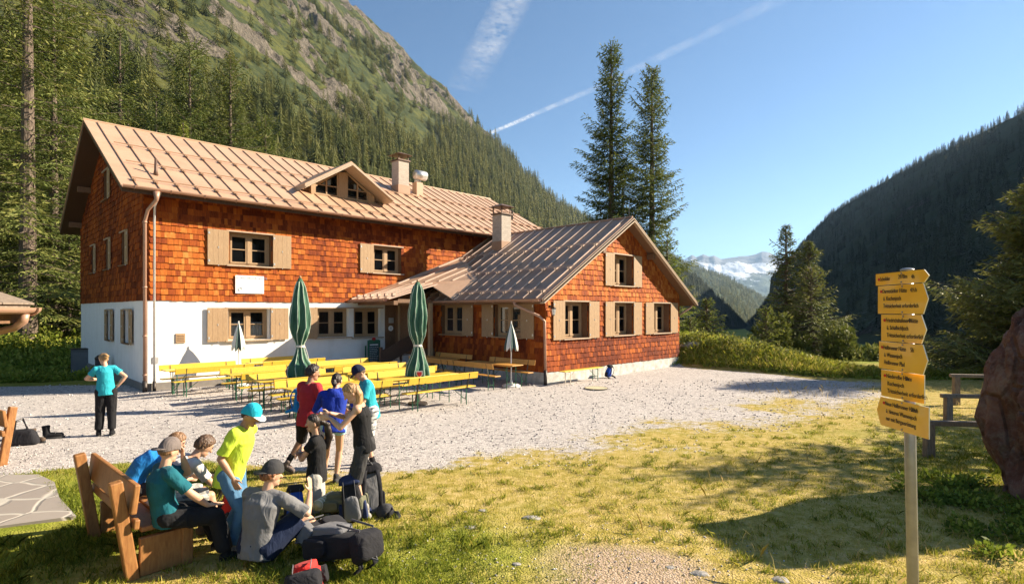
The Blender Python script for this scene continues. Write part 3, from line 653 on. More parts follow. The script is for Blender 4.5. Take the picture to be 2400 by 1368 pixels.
for u_ in (D0, D1-.05):
    p = [(u_, DV+.12, DZ-.1), (u_, DV+.12, drf(u_)-.18), (u_, (drf(u_)-.2-RE)/RS+RV, drf(u_)-.2)]; mb.add(p+[(x+.05, y, z) for x, y, z in p], [(0, 1, 2), (5, 4, 3), (0, 3, 4, 1), (1, 4, 5, 2), (0, 2, 5, 3)])
mb.build('dormer_wall', M['wood_mid'], dorm)
for u0, u1 in ((D0+.14, 7.16), (7.54, D1-.30)):
    F = MB(); p = tri(u0, u1, .02); q = [(u0+.06, DZ+.09), (u1-.06, DZ+.09), (u1-.06, drf(u1)-.30), (u0+.06, drf(u0)-.30)]
    for i in range(4):
        j = (i+1) % 4; F.add([(p[i][0], DV+.02, p[i][1]), (p[j][0], DV+.02, p[j][1]), (q[j][0], DV+.02, q[j][1]), (q[i][0], DV+.02, q[i][1]), (p[i][0], DV+.08, p[i][1]), (p[j][0], DV+.08, p[j][1]), (q[j][0], DV+.08, q[j][1]), (q[i][0], DV+.08, q[i][1])], [(0, 1, 2, 3), (3, 2, 6, 7), (0, 4, 5, 1)])
    mu = (u0+u1)/2; F.bb((mu-.03, DV+.01, DZ+.09), (mu+.03, DV+.07, drf(mu)-.3)); F.bb((u0+.06, DV+.02, DZ+.42), (u1-.06, DV+.06, DZ+.455))
    wn = F.build('window', M['wood_mid'], dorm)
    g = MB(); g.quad(*[(x, DV+.05, z) for x, z in q]); g.build('pane', M['glass'], wn)
    g = MB(); g.quad(*[(x, DV+.5, z) for x, z in p]); g.quad((u0, DV+.06, DZ), (u1, DV+.06, DZ), (u1, DV+.5, DZ), (u0, DV+.5, DZ)); g.build('interior', M['inside'], wn)
    g = MB(); n = 14
    for i in range(n):
        a_, b_ = u0+.1+(u1-u0-.2)*.42*i/n+(u1-u0)*.28, u0+.1+(u1-u0-.2)*.42*(i+1)/n+(u1-u0)*.28
        g.quad((a_, DV+.12+.02*math.sin(i*1.3), DZ+.5), (b_, DV+.12+.02*math.sin(i*1.3+1.3), DZ+.5), (b_, DV+.12+.02*math.sin(i*1.3+1.3), drf(b_)-.35), (a_, DV+.12+.02*math.sin(i*1.3), drf(a_)-.35))
    g.build('curtain', M['curtain'], wn)
# chimneys
def chimney(u, v, w_, zb, zt, zc, cw):
    mb = MB(); mb.bb((u-w_/2, v-w_/2, zb-.6), (u+w_/2, v+w_/2, zt)); ch = mb.build('chimney', M['brick'], hut)
    mb = MB(); mb.bb((u-w_/2-.06, v-w_/2-.06, zt+.002), (u+w_/2+.06, v+w_/2+.06, zt+.06))
    for a in (-1, 1):
        for b in (-1, 1): mb.bb((u+a*w_*.45-.02, v+b*w_*.45-.02, zt+.06), (u+a*w_*.45+.02, v+b*w_*.45+.02, zc-.02))
    h = cw/2; mb.add([(u-h, v-h, zc-.02), (u+h, v-h, zc-.02), (u+h, v+h, zc-.02), (u-h, v+h, zc-.02), (u-h*.3, v-h*.3, zc+.12), (u+h*.3, v-h*.3, zc+.12), (u+h*.3, v+h*.3, zc+.12), (u-h*.3, v+h*.3, zc+.12)], [(3, 2, 1, 0), (4, 5, 6, 7), (0, 1, 5, 4), (1, 2, 6, 5), (2, 3, 7, 6), (3, 0, 4, 7)])
    mb.build('chimney_cap', M['capmetal'], ch)
    mb = MB(); zf = zb+.28; mb.bb((u-w_/2-.05, v-w_/2-.05, zb-.5), (u+w_/2+.05, v-w_/2-.003, zf)); mb.bb((u-w_/2-.05, v-w_/2, zb-.5), (u-w_/2-.003, v+w_/2, zf)); mb.build('flashing', M['seam'], ch)
chimney(12.0, 3.85, .62, 8.6, 10.12, 10.45, .92)
chimney(13.45, -2.1, .60, 5.35, 6.85, 7.22, .90)
mb = MB(); mb.bb((12.95, 3.75, 8.4), (13.35, 4.15, 9.25)); mb.build('duct', M['roof'], hut)
mb = MB(); mb.tube([(13.15, 3.95, 9.2), (13.15, 3.95, 9.5)], .17, 16); mb.tube([(12.85, 3.75, 9.62), (13.5, 3.75, 9.62)], [.24, .24], 20); mb.build('vent_cowl', M['zinc'], hut, True)
# wing roof
V0, V1 = -8.22, 0.0; A1 = 2*AR-AE
mb = MB(); za = aroof(AE)
for e in (AE, A1): slab(mb, [(e, V0, za), (e, V1, za), (AR, V1, 6.19), (AR, V0, 6.19)], .045)
mb.tube([(AR, V0, 6.19), (AR, V1, 6.19)], .05)
wr = mb.build('wing_roof', M['annexroof'], hut)
mb = MB()
for e, s_ in ((AE, 1), (A1, -1)): slab(mb, [(e+s_*.05, V0+.03, za-.048+.03), (e+s_*.05, V1, za-.048+.03), (AR, V1, 6.142), (AR, V0+.03, 6.142)], .16)
mb.build('soffit', M['wood_brown'], wr)
mb = MB()
for e in (AE, A1):
    mb.bar((AR, V0-.012, 6.02), (e, V0-.012, za-.15), .04, .20, up=(0, 1, 0)); mb.bar((AR, V0-.045, 6.13), (e, V0-.045, za-.04), .03, .09, up=(0, 1, 0))
mb.split('barge_board', M['verge'], wr)
mb = MB(); vs_ = [V0+.28+.60*i for i in range(14) if V0+.28+.6*i < -.05]
for v in vs_:
    for e, s_ in ((AE, 1), (A1, -1)): mb.bar((e+s_*.01, v, za+.022), (AR-s_*.1, v, 6.19-AS*.1+.022), .05, .05)
mb.build('seam', M['annexseam'], wr)
def gside(u, h=.07):
    for o_ in (0, .06): mb.tube([(u+o_, V0+.1, aroof(u+o_)+h+.02), (u+o_, V1, aroof(u+o_)+h+.02)], .011, 5)
    for v in vs_: mb.box((u+.03, v, aroof(u)+.045), (.13, .09, .09)); mb.box((u-.06, v, aroof(u)+.03), (.12, .05, .05))
mb = MB(); gside(AE+.35); gside(AE+1.75); gside(AE+3.3); mb.build('snow_guard', M['annexseam'], wr)
mb = MB(); gutter(mb, (AE-.08, V0+.03, za-.02), (AE-.08, -1.0, za-.02)); gutter(mb, (A1+.08, V1, za-.02), (A1+.08, V0+.03, za-.02)); mb.build('gutter', M['gutter'], hut)
mb = MB(); mb.tube([(AE-.08, -7.05, za-.08), (AE-.08, -7.05, za-.2), (AE+.38, -7.75, za-.58), (UA-.09, -7.86, za-.75), (UA-.09, -7.90, .45)], [.07, .05, .048, .048, .048], 12)
mb.build('downpipe', M['gutter'], hut, True)
mb = MB(); mb.tube([(UA-.09, -7.9, -.05), (UA-.09, -7.9, .5)], .06, 12); mb.split('drain_socket', M['iron'], hut, smooth=True)
mb = MB(); mb.tube([(A1+.08, -8.0, za-.1), (A1-.1, -8.0, za-.25), (UB+.1, -7.7, za-.65), (UB+.1, -7.7, .3)], .045, 10); mb.build('downpipe', M['gutter'], hut, True)
mb = MB(); mb.tube([(AR, V0+.15, 6.2), (AR, V0+.15, 6.7)], .012, 5); mb.build('lightning_rod', M['iron'], hut)
mb = MB()
for u_ in (12.9, 16.45): mb.bb((u_-.09, V0+.06, aroof(u_)-.45), (u_+.09, VA-.04, aroof(u_)-.24))
mb.split('purlin', M['wood_brown'], hut)
# entrance canopy
PE, PV = 7.0, -2.7
E1, E2 = (PE, 0, 2.95), (PE, PV, 2.95); Q1, W2, W3 = (9.0, PV, 3.50), (8.96, -.0, 3.62), (12.9, 0, aroof(12.9)+.02); S1 = (10.7, -3.5, aroof(10.7)+.012); T1 = (9.36, -3.6, aroof(9.36)+.012)
mb = MB(); slab(mb, [E1, E2, Q1, W2], .05); slab(mb, [W2, Q1, S1], .04); slab(mb, [W2, S1, W3], .04); slab(mb, [Q1, T1, S1], .04)
cn = mb.build('canopy_roof', M['roof'], hut)
mb = MB()
for i in range(6): v = -.15-i*.5; mb.bar((PE, v, 2.975), (9.1, v, 3.59), .04, .05)
[mb.bar(np.array(W2)*(1-t_)+np.array(S1)*t_+np.array((0, 0, .02)), np.array(W3)*(1-t_)+np.array(S1)*t_+np.array((0, 0, .02)), .04, .05) for t_ in (.08, .24, .40, .56, .72)]
mb.bar((PE, PV-.03, 2.93), (9.25, PV-.03, 3.54), .04, .15, up=(0, 1, 0)); mb.build('seam', M['annexseam'], cn)
mb = MB()
for i in range(6): v = -.15-i*.5; mb.box((PE+.3, v, 3.10), (.12, .1, .09))
mb.build('snow_guard', M['annexseam'], cn)
mb = MB(); gutter(mb, (PE-.07, PV, 2.92), (PE-.07, -.05, 2.92)); mb.build('gutter', M['gutter'], cn)
mb = MB(); mb.bb((PE+.35, PV+.1, 2.72), (PE+.53, -.02, 2.88)); mb.bb((PE+.53, PV+.1, 2.80), (9.1, PV+.24, 2.94)); mb.build('canopy_beam', M['wood_brown'], cn)
mb = MB(); mb.bb((9.0, PV+.08, 0), (9.14, PV+.22, 2.80)); mb.build('canopy_post', M['wood_mid'], cn)
# entrance door, steps and parapet
mb = MB(); mb.bb((9.05, -1.45, .75), (9.098, -.5, 2.75)); dor = mb.build('entrance_door', M['wood_brown'], hut)
mb = MB(); mb.bb((9.0, -1.55, .7), (9.097, -1.45, 2.85)); mb.bb((9.0, -.5, .7), (9.097, -.4, 2.85)); mb.bb((9.0, -1.45, 2.75), (9.097, -.5, 2.85)); mb.build('door_frame', M['wood_light'], dor)
mb = MB(); mb.tube([(9.04, -1.35, 1.7), (8.97, -1.35, 1.7), (8.97, -1.2, 1.7)], .012, 6); mb.build('handle', M['zinc'], dor)
mb = MB()
for i in range(4): mb.bb((7.55+i*.3, -1.6, -.1), (9.09, -.06, .18*(i+1)))
mb.build('steps', M['concrete'], hut)
mb = MB()
p = [(7.4, .95), (8.95, 1.62), (8.95, 1.0), (7.4, .33)]; mb.add([(x, -1.66, z) for x, z in p]+[(x, -1.61, z) for x, z in p], [(3, 2, 1, 0), (4, 5, 6, 7), (0, 1, 5, 4), (1, 2, 6, 5), (2, 3, 7, 6), (3, 0, 4, 7)])
mb.bb((7.36, -1.68, 0), (7.46, -1.59, 1.1)); mb.bb((8.3, -1.60, 0), (8.4, -1.56, 1.2)); mb.build('stair_railing', M['wood_dark'], hut)
# lamps on walls
def lantern(p, n_):
    x, y, z = p; mb = MB(); mb.tube([(x, y, z+.12), (x+n_[0]*.16, y+n_[1]*.16, z+.2), (x+n_[0]*.16, y+n_[1]*.16, z+.1)], .012, 6); mb.lathe([(.01, .12), (.10, .05), (.085, .03), (.05, -.17), (.02, -.2)], 6, (x+n_[0]*.16, y+n_[1]*.16, z)); mb.ball((x, y, z+.12), .04); lp = mb.build('wall_lantern', M['iron'], hut)
    mb = MB(); mb.lathe([(.088, .025), (.058, -.165)], 6, (x+n_[0]*.16, y+n_[1]*.16, z)); mb.build('lantern_glass', M['zinc'], lp)
lantern((10.13, VA-.03, 2.53), (0, -1)); lantern((9.35, -1.78, 2.55), (0, -1))

# ------------------------------------------------------------------ conifers
def conifer_arrays(h, rmax, seed=0, base=.06, prof=1.0, whorl=.36, nb=7, droop=.35, lw=.12, dens=1.0, gap=.12, upturn=.25, irregular=.25, tw=.16, spr=6):
    """foliage quads of one spruce: (V, F, tone); trunk separate. branches in whorls, each a drooping limb with side twigs"""
    r = np.random.default_rng(seed); Vs = []; Ts = []; limbs = []
    z = h*base; seg = 5
    az0 = 0; asym = r.uniform(0, 6.28)
    while z < h*.985:
        t = (z-h*base)/(h*(1-base)); L0 = rmax*((1-t)**prof)*(.55+.45*min(1, t*6+.35))+.05*rmax*(1-t)+.12
        n = max(3, int(nb*(.6+.4*(1-t))+r.integers(-1, 2)))
        az0 += r.uniform(.4, 1.2)
        wob = 1+.18*math.sin(z*2.1+seed)+.14*math.sin(z*.9+seed*2)
        for j in range(n):
            if r.random() < gap: continue
            a = az0+2*math.pi*j/n+r.normal(0, .18); L = L0*wob*(1+r.normal(0, irregular))*(1+.15*math.cos(a-asym)); L = max(.1, L)
            d = np.array((math.cos(a), math.sin(a), 0)); sd = np.array((-d[1], d[0], 0)); zz = z+r.normal(0, whorl*.25)
            dr_ = droop*(1-t*1.5); s = np.linspace(0, 1, seg)
            pts = np.array([0, 0, zz])+d[None]*(L*s)[:, None]; pts[:, 2] += L*(-dr_*s*1.3+upturn*s**2.2)+(.35*L*s if t > .8 else 0)
            limbs.append(pts)
            nt_ = max(3, int(L/tw*dens)); 
            for k_ in range(nt_):
                q = (k_+.6)/nt_; 
                if q < .12 and L > .8: continue
                i = min(seg-2, int(q*(seg-1))); f_ = q*(seg-1)-i; p = pts[i]*(1-f_)+pts[i+1]*f_
                tl = (.34*L*(1-q*.72)+.10)*r.uniform(.6, 1.2)
                for sgn in (-1, 1):
                    if r.random() < .08: continue
                    td = sd*sgn+d*r.uniform(.5, 1.0); td[2] = r.uniform(-.5, -.02); td /= math.sqrt(td@td)
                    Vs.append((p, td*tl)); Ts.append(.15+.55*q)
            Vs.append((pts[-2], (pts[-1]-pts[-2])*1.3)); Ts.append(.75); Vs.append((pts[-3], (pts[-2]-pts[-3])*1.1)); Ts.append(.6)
        z += whorl*(1-.45*t)*r.uniform(.8, 1.2)
    P_ = np.array([v[0] for v in Vs]); D_ = np.array([v[1] for v in Vs]); TT = np.array(Ts); L_ = np.linalg.norm(D_, axis=1); O_ = []; T2 = []
    for j in range(spr):
        m = L_ > lw*.55*j*1.0; 
        if not m.any(): break
        n = m.sum(); s_ = (j+r.uniform(.0, 1.0, n))/np.maximum(1, np.minimum(spr, L_[m]/(lw*.55))); s_ = np.clip(s_, 0, 1)[:, None]; b_ = P_[m]+D_[m]*s_; b_[:, 2] -= .12*L_[m]*s_[:, 0]**2
        dd = D_[m]/L_[m][:, None]+r.normal(0, .27, (n, 3))+np.array((0, 0, -.16)); dd /= np.linalg.norm(dd, axis=1)[:, None]; l_ = lw*r.uniform(.7, 1.45, n)[:, None]
        sd_ = np.cross(dd, r.normal(0, .6, (n, 3))+np.array((0, 0, 1))); sd_ /= np.linalg.norm(sd_, axis=1)[:, None]
        O_.append(np.stack([b_-dd*l_*.2, b_+dd*l_*.35+sd_*l_*.16, b_+dd*l_, b_+dd*l_*.35-sd_*l_*.16], 1)); T2.append(np.clip(TT[m]+.18*s_[:, 0]+r.normal(0, .16, n), 0, 1))
    V_ = np.concatenate(O_).reshape(-1, 3)
    return V_, np.arange(len(V_)).reshape(-1, 4), np.concatenate(T2), limbs
def trunk_mb(h, r0, limbs=(), bend=0, seed=0, thick=.022):
    mb = MB(); rr = random.Random(seed); n = 9
    path = [(bend*math.sin(i/n*3)*.4, bend*math.cos(i/n*2.2)*.2-bend*.2, -.3+(h*.99+.3)*i/n) for i in range(n+1)]
    mb.tube(path, [r0*(1-i/n)**.8+.012 for i in range(n+1)], 9)
    for l in limbs: mb.tube(l[[0, 2, 4]], [thick*1.5, thick, .006], 4, caps=False)
    return mb
def conifer(x, y, h, rmax, seed, mat, label, group=None, name='spruce_tree', z=None, cat='spruce', **kw):
    V_, F, T_, limbs = conifer_arrays(h, rmax, seed, **kw); z = tz(x, y)-.1 if z is None else z
    e = empty(name, (x, y, z), random.Random(seed).uniform(0, 6.28), label, cat, group)
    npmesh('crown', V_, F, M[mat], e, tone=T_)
    ls = [l for i, l in enumerate(limbs) if i % 2 == 0 or h < 14]
    trunk_mb(h, h*.013+.05, ls, seed=seed).build('trunk', M['bark'], e)
    return e
LT = 'conifers behind the hut'
conifer(-26.2, 30, 30, 5.0, 11, 'larch', 'tallest ragged conifer with bare pale trunk at the left edge, above the shed corner', name='larch_tree', cat='larch', base=.10, prof=.45, nb=7, gap=.22, droop=.3, lw=.20, whorl=.55, tw=.22, irregular=.4)
conifer(-31.0, 30.5, 26, 4.2, 12, 'larch', 'tall conifer cut by the left edge of the photo', name='larch_tree', cat='larch', base=.05, prof=.5, nb=7, lw=.2, whorl=.5, tw=.2, irregular=.35)
conifer(-28.5, 34.5, 23, 3.9, 13, 'spruce', 'dense spruce just right of the tallest conifer, beside the roof corner', base=.03, prof=.55, nb=8, lw=.18, whorl=.45, tw=.2)
conifer(-31.8, 45, 25.3, 3.9, 14, 'spruce', 'pointed spruce behind the left end of the main roof', z=.3, base=.04, prof=.8, nb=8, lw=.19, whorl=.45, tw=.2)
conifer(-27.9, 48, 25.6, 4.3, 15, 'spruce', 'broad-headed spruce above the roof ridge, left one of the middle pair', z=.3, base=.04, prof=.55, nb=8, lw=.2, whorl=.48, tw=.2, irregular=.35)
conifer(-25.4, 50, 25.4, 4.0, 16, 'larch', 'spruce above the roof ridge, right one of the middle pair', z=.3, base=.04, prof=.7, nb=8, lw=.2, whorl=.48, tw=.2, irregular=.3)
conifer(-23.7, 40, 16.0, 1.9, 17, 'bright', 'small bright green spruce peeking over the roof ridge', z=.2, base=.04, prof=.8, nb=8, lw=.16, whorl=.35)
conifer(-24.9, 56, 21.5, 4.2, 18, 'spruce', 'round-shouldered spruce right of the middle pair above the roof', z=.8, base=.04, prof=.55, nb=8, lw=.22, whorl=.5, tw=.22)
for i, (px, py, h, r_) in enumerate([(-36, 52, 19, 3.2), (-38.5, 60, 22, 3.4), (-33.5, 66, 20, 3.2), (-41, 47, 20, 3.5), (-46, 52, 23, 3.6), (-24, 37, 7, 2.2), (-27, 38, 8.5, 2.5), (-23.6, 33, 8, 2.6), (-26.5, 33.2, 7.5, 2.3), (-34.5, 37, 17, 3.4), (-30.5, 37.5, 15, 3.0), (-38, 41, 20, 3.6)]):
    conifer(px, py, h, r_, 30+i, 'spruce' if i % 3 else 'larch', 'spruce in the dense stand behind and left of the hut', LT, base=.02, prof=.75, nb=8, lw=.2, whorl=.5, tw=.24)
# twin spruces behind the wing
conifer(8.05, 45, 24.6, 2.7, 41, 'spruce', 'taller left one of the two slender spruces rising behind the wing', base=.03, prof=.66, nb=9, whorl=.33, lw=.21, irregular=.32, gap=.10, droop=.45, upturn=.35, spr=9)
conifer(11.6, 46, 23.6, 2.7, 42, 'spruce', 'right one of the two slender spruces rising behind the wing', base=.02, prof=.66, nb=9, whorl=.34, lw=.21, irregular=.32, gap=.10, droop=.45, upturn=.35, spr=9)
conifer(9.5, 47.5, 16.4, 2.6, 43, 'spruce', 'shorter spruce tucked between the two slender ones behind the wing', base=.02, prof=.7, nb=7, whorl=.42, lw=.17, irregular=.3)
conifer(12.3, 44, 9.5, 2.6, 44, 'bright', 'low light green spruce at the foot of the right slender spruce', base=.02, prof=.7, nb=7, whorl=.4, lw=.16)
# cluster on the bank
conifer(16.3, 33, 8.4, 1.7, 51, 'larch', 'tallest pointed spruce in the cluster on the bank right of the hut', z=-.7, base=.02, prof=1.0, nb=10, whorl=.24, lw=.14, irregular=.25)
conifer(17.45, 32.6, 7.3, 1.6, 52, 'larch', 'second pointed spruce on the bank, right of the tallest', z=-.7, base=.02, prof=1.0, nb=10, whorl=.24, lw=.14, irregular=.25)
conifer(16.7, 31, 5.4, 1.5, 53, 'larch', 'dark middle spruce in front of the two pointed ones on the bank', z=-.5, base=.02, prof=.6, nb=8, whorl=.24, lw=.12)
conifer(13.1, 28.6, 2.9, .75, 54, 'bright', 'tiny yellow-green spruce at the left foot of the bank cluster', z=-.2, base=.02, prof=.9, nb=8, whorl=.17, lw=.09)
conifer(10.6, 30.2, 3.0, 1.25, 55, 'bright', 'small bushy yellow-green spruce right of the wing gable', z=.15, base=.02, prof=.85, nb=9, whorl=.17, lw=.09)
conifer(9.3, 29.0, 2.0, .85, 56, 'bright', 'smallest spruce, close to the wing wall on its right', z=.1, base=.02, prof=.85, nb=8, whorl=.17, lw=.09)
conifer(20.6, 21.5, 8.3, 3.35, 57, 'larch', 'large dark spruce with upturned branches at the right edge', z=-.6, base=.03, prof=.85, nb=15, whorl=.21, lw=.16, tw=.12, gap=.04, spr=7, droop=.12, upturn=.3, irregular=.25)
conifer(15.4, 11.6, 7.6, 2.7, 58, 'spruce', 'spruce just beyond the right edge that shades the grass', z=-.2, gap=.03, spr=9, base=.04, prof=.8, nb=8, whorl=.34, lw=.17)
conifer(19.2, 14.6, 6.6, 2.0, 59, 'spruce', 'second spruce beyond the right edge behind the boulder', z=-.2, base=.1, prof=.8, nb=8, whorl=.34, lw=.17)

def bushy(x, y, z, h, r_, seed, mat, label, name='mountain_pine', cat='pine', n=2600, sz=.11, stems=6, squash=.8, group=None):
    rr = np.random.default_rng(seed); e = empty(name, (x, y, z), 0, label, cat, group); mb = MB(); cl = []
    for i in range(stems):
        a = rr.uniform(0, 6.28); q = r_*rr.uniform(.2, .85); top = np.array((math.cos(a)*q, math.sin(a)*q, h*rr.uniform(.5, 1)*(1-.35*(q/r_)**2)))
        mb.tube([(0, 0, -.1), top*np.array((.5, .5, .35)), top], [.05, .035, .012], 5); cl += [top*np.array((1, 1, f)) for f in np.linspace(.25, .95, 5)]
    cl += [np.array((math.cos(a)*r_*.75, math.sin(a)*r_*.75, h*rr.uniform(.08, .35))) for a in rr.uniform(0, 6.28, stems*2)]
    c = np.array(cl)[rr.integers(0, len(cl), n)]; d = rr.normal(0, 1, (n, 3)); d /= np.linalg.norm(d, axis=1)[:, None]; p = c+d*(r_*.27*rr.uniform(.5, 1, n)**.4)[:, None]*np.array((1, 1, squash)); p[:, 2] = np.abs(p[:, 2])
    ax = d+rr.normal(0, .5, (n, 3))+np.array((0, 0, .5)); ax /= np.linalg.norm(ax, axis=1)[:, None]; sd = np.cross(ax, rr.normal(0, 1, (n, 3))); sd /= np.linalg.norm(sd, axis=1)[:, None]; s_ = sz*rr.uniform(.6, 1.5, n)[:, None]
    V_ = np.stack([p-ax*s_*.3, p+sd*s_*.4+ax*s_*.5, p+ax*s_*1.5, p-sd*s_*.4+ax*s_*.5], 1).reshape(-1, 3)
    npmesh('crown', V_, np.arange(4*n).reshape(-1, 4), M[mat], e, tone=np.clip(.5+.35*d[:, 2]+rr.normal(0, .2, n), 0, 1)); mb.build('trunk', M['bark'], e); return e
bushy(14.5, 30.0, -.35, 2.7, 1.5, 61, 'pine', 'rounded olive mountain pine at the left of the bank cluster', n=4200, sz=.12)
bushy(18.2, 29.6, -.55, 2.7, 1.5, 62, 'pine', 'tall rounded mountain pine at the right of the bank cluster', n=4200, sz=.12)
bushy(18.1, 28.2, -.75, 1.5, 1.4, 63, 'pine', 'low mountain pine at the right foot of the bank cluster', n=2400, sz=.10)
bushy(12.1, 28.2, .1, 1.0, .9, 64, 'spruce', 'dark low bush between the small spruce and the bank cluster', name='shrub', cat='shrub', n=1500, sz=.09)

# forest on the mountain: the largest trees one by one, the rest as one wood
def lowconifer(seed, lay=11, n=9, rmax=.17):
    r = np.random.default_rng(seed); V_ = []; F = []; T_ = []
    for k_ in range(lay):
        t = k_/(lay-1); z = .06+.9*t; R_ = rmax*(1-t)**.8*(1+r.normal(0, .16))+.012; ph = r.uniform(0, 6)
        for j in range(n):
            a = ph+2*math.pi*j/n; w_ = 3.3/n*r.uniform(.7, 1.1); L = R_*r.uniform(.65, 1.25); b = len(V_)
            V_ += [(0, 0, z+.06), (math.cos(a-w_/2)*L*.7, math.sin(a-w_/2)*L*.7, z-.025), (math.cos(a)*L, math.sin(a)*L, z-.055*r.uniform(.3, 1.3)), (math.cos(a+w_/2)*L*.7, math.sin(a+w_/2)*L*.7, z-.03)]
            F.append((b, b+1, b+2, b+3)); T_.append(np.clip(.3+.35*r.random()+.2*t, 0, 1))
    b = len(V_); V_ += [(.012, 0, .9), (-.006, .01, .9), (-.006, -.01, .9), (0, 0, 1.03)]; F += [(b, b+1, b+3, b+3), (b+1, b+2, b+3, b+3)]; T_ += [.6, .6]
    return np.array(V_), np.array(F), np.array(T_)
LC = [lowconifer(i, 18, 12, rr_) for i, rr_ in enumerate((.22, .25, .28, .20))]
LCs = [lowconifer(20+i, 11, 7, rr_) for i, rr_ in enumerate((.24, .28, .22))]
rg = np.random.default_rng(99); cand = []
NQ = 26000
q_ = rg.uniform(52, 505, NQ); t_ = rg.uniform(-60, 1300, NQ)
ft = forest_top(t_)+fbm(np.column_stack([q_, t_])*.02, 3, 66)*45
dens = np.where(q_ < ft, .44, .07+.30*(fbm(np.column_stack([q_, t_])*.016, 3, 67) > .12)*(t_ > 150))
dens = np.where((q_ < ft)&(fbm(np.column_stack([q_, t_])*.012, 3, 68) > .48), .15, dens)
dens = np.where((t_ < 260)&(q_ > ft), dens*.5, dens)
dens *= np.where(rockmask(q_, t_) > .6, .35, 1)
kp = rg.random(NQ) < dens; q_, t_ = q_[kp], t_[kp]
pt, zz = lpoint(q_, t_); sx_ = 1200+1300*pt[:, 0]/np.maximum(pt[:, 1], 1); sy_ = 728-1300*(zz-2.5)/np.maximum(pt[:, 1], 1)
low_ = zz < lcap(t_)-6+0*zz
h_ = 9+14*rg.random(len(q_))**.8*(1+.6*sstep(350, 950, t_))*np.where(q_ > forest_top(t_), .6, 1)
onf = (pt[:, 1] > 30)&(sx_ > -60)&(sx_ < 1640)&(sy_ > -60)
pt, zz, h_, sx_, sy_, t_, q_ = [a[onf] for a in (pt, zz, h_, sx_, sy_, t_, q_)]
roofy = np.interp(sx_, [0, 190, 1145, 1252, 1480, 1640], [900, 275, 470, 545, 508, 700]); vis = (sy_-h_*1300/pt[:, 1] < roofy)
pt, zz, h_, sx_, sy_, t_, q_ = [a[vis] for a in (pt, zz, h_, sx_, sy_, t_, q_)]
order = np.argsort(-h_/pt[:, 1]*np.where((sx_ > 560), 1.0, .75))
lc_me = []
for V_, F, T_ in LC:
    o = npmesh('forest_spruce', V_, F, M['forest'], tone=T_); lc_me.append(o.data); bpy.data.objects.remove(o)
for n_, i in enumerate(order[:290]):
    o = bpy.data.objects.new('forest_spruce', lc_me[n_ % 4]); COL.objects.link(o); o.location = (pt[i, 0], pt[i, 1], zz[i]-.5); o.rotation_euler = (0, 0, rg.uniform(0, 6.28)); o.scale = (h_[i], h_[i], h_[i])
    tag(o, 'dark green spruce standing in the dense wood on the lower mountain slope behind the hut', 'spruce', 'spruces of the mountain wood')
def merged(name, P, Zz, H, mats, lib, seed=1, tmul=None):
    r = np.random.default_rng(seed); A = []; B = []; T2 = []; n = 0
    for i in range(len(P)):
        V_, F, T_ = lib[i % len(lib)]; a = r.uniform(0, 6.28); c, s_ = math.cos(a), math.sin(a); X_ = V_[:, 0]*c-V_[:, 1]*s_; Y_ = V_[:, 0]*s_+V_[:, 1]*c
        A.append(np.column_stack([X_*H[i]+P[i, 0], Y_*H[i]+P[i, 1], V_[:, 2]*H[i]+Zz[i]-.4])); B.append(F+n); n += len(V_); T2.append(np.clip(T_+r.uniform(-.32, .32), 0, 1))
    o = npmesh(name, np.concatenate(A), np.concatenate(B), mats, tone=np.concatenate(T2)); return o
rest = order[290:]
print('forest rest', len(rest))
tag(merged('forest', pt[rest], zz[rest], h_[rest], M['forest'], LCs), 'dark conifer wood covering the slope of the mountain behind the hut', 'forest', kind='stuff')
def scatter_hill(name, Pn, Zz, n, hh, seed, label, mat='darkforest', crest=.35):
    r = np.random.default_rng(seed); ns, nw = Zz.shape; i = r.uniform(0, ns-1.01, n); j = np.where(r.random(n) < crest, (nw-4)*r.uniform(.96, 1.0, n), r.uniform(4, nw-4.01, n))
    i0 = i.astype(int); j0 = np.minimum(j.astype(int), nw-2); fi = i-i0; fj = j-j0
    def L(A): return (A[i0, j0].T*((1-fi)*(1-fj))+A[i0+1, j0].T*(fi*(1-fj))+A[i0, j0+1].T*((1-fi)*fj)+A[i0+1, j0+1].T*(fi*fj)).T
    P = L(Pn); z = L(Zz); sx = 1200+1300*P[:, 0]/np.maximum(P[:, 1], 1); ok = (P[:, 1] > 40)&(sx > 1300)&(sx < 2500)
    tag(merged(name, P[ok], z[ok], r.uniform(hh*.6, hh*1.2, ok.sum()), M[mat], LCs, seed), label, 'forest', kind='stuff')
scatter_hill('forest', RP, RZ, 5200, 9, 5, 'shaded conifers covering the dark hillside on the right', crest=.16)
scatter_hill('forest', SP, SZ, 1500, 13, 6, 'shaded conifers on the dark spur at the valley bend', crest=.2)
scatter_hill('forest', MP, MZ, 3500, 24, 7, 'hazy conifers on the far ridge below the snow range', 'forest', crest=.12)

# ------------------------------------------------------------------ yard furniture
M['yellow'] = wood('yellow_lacquered_board', (.66, .40, .035), (.78, .52, .06), rough=.35)
M['shaded_yellow'] = wood('shaded_yellow_board', (.50, .24, .05), (.62, .32, .08), rough=.4)  # the yellow boards again, browned to carry the shade beside the wing
M['green_steel'] = plain('green_steel', (.02, .11, .055), .45, var=.2)
M['steel_dark'] = plain('dark_steel', (.03, .035, .03), .45, var=.2)
def put(t, u, v, rz=0, z=0): p = W(u, v); t.location = (p[0], p[1], z); t.rotation_euler = (0, 0, ANG+rz)
def uframe(mb, x, w_, z, spread=.05, brace=.35):
    for y in (-w_, w_): mb.tube([(x, y, z), (x, y*(1+spread), .0)], .014, 6)
    mb.tube([(x, -w_*1.02, .16), (x, w_*1.02, .16)], .009, 5); mb.tube([(x, 0, .16), (x*.55, 0, z-.02)], .009, 5); mb.tube([(x, -w_, z-.02), (x, w_, z-.02)], .012, 5)
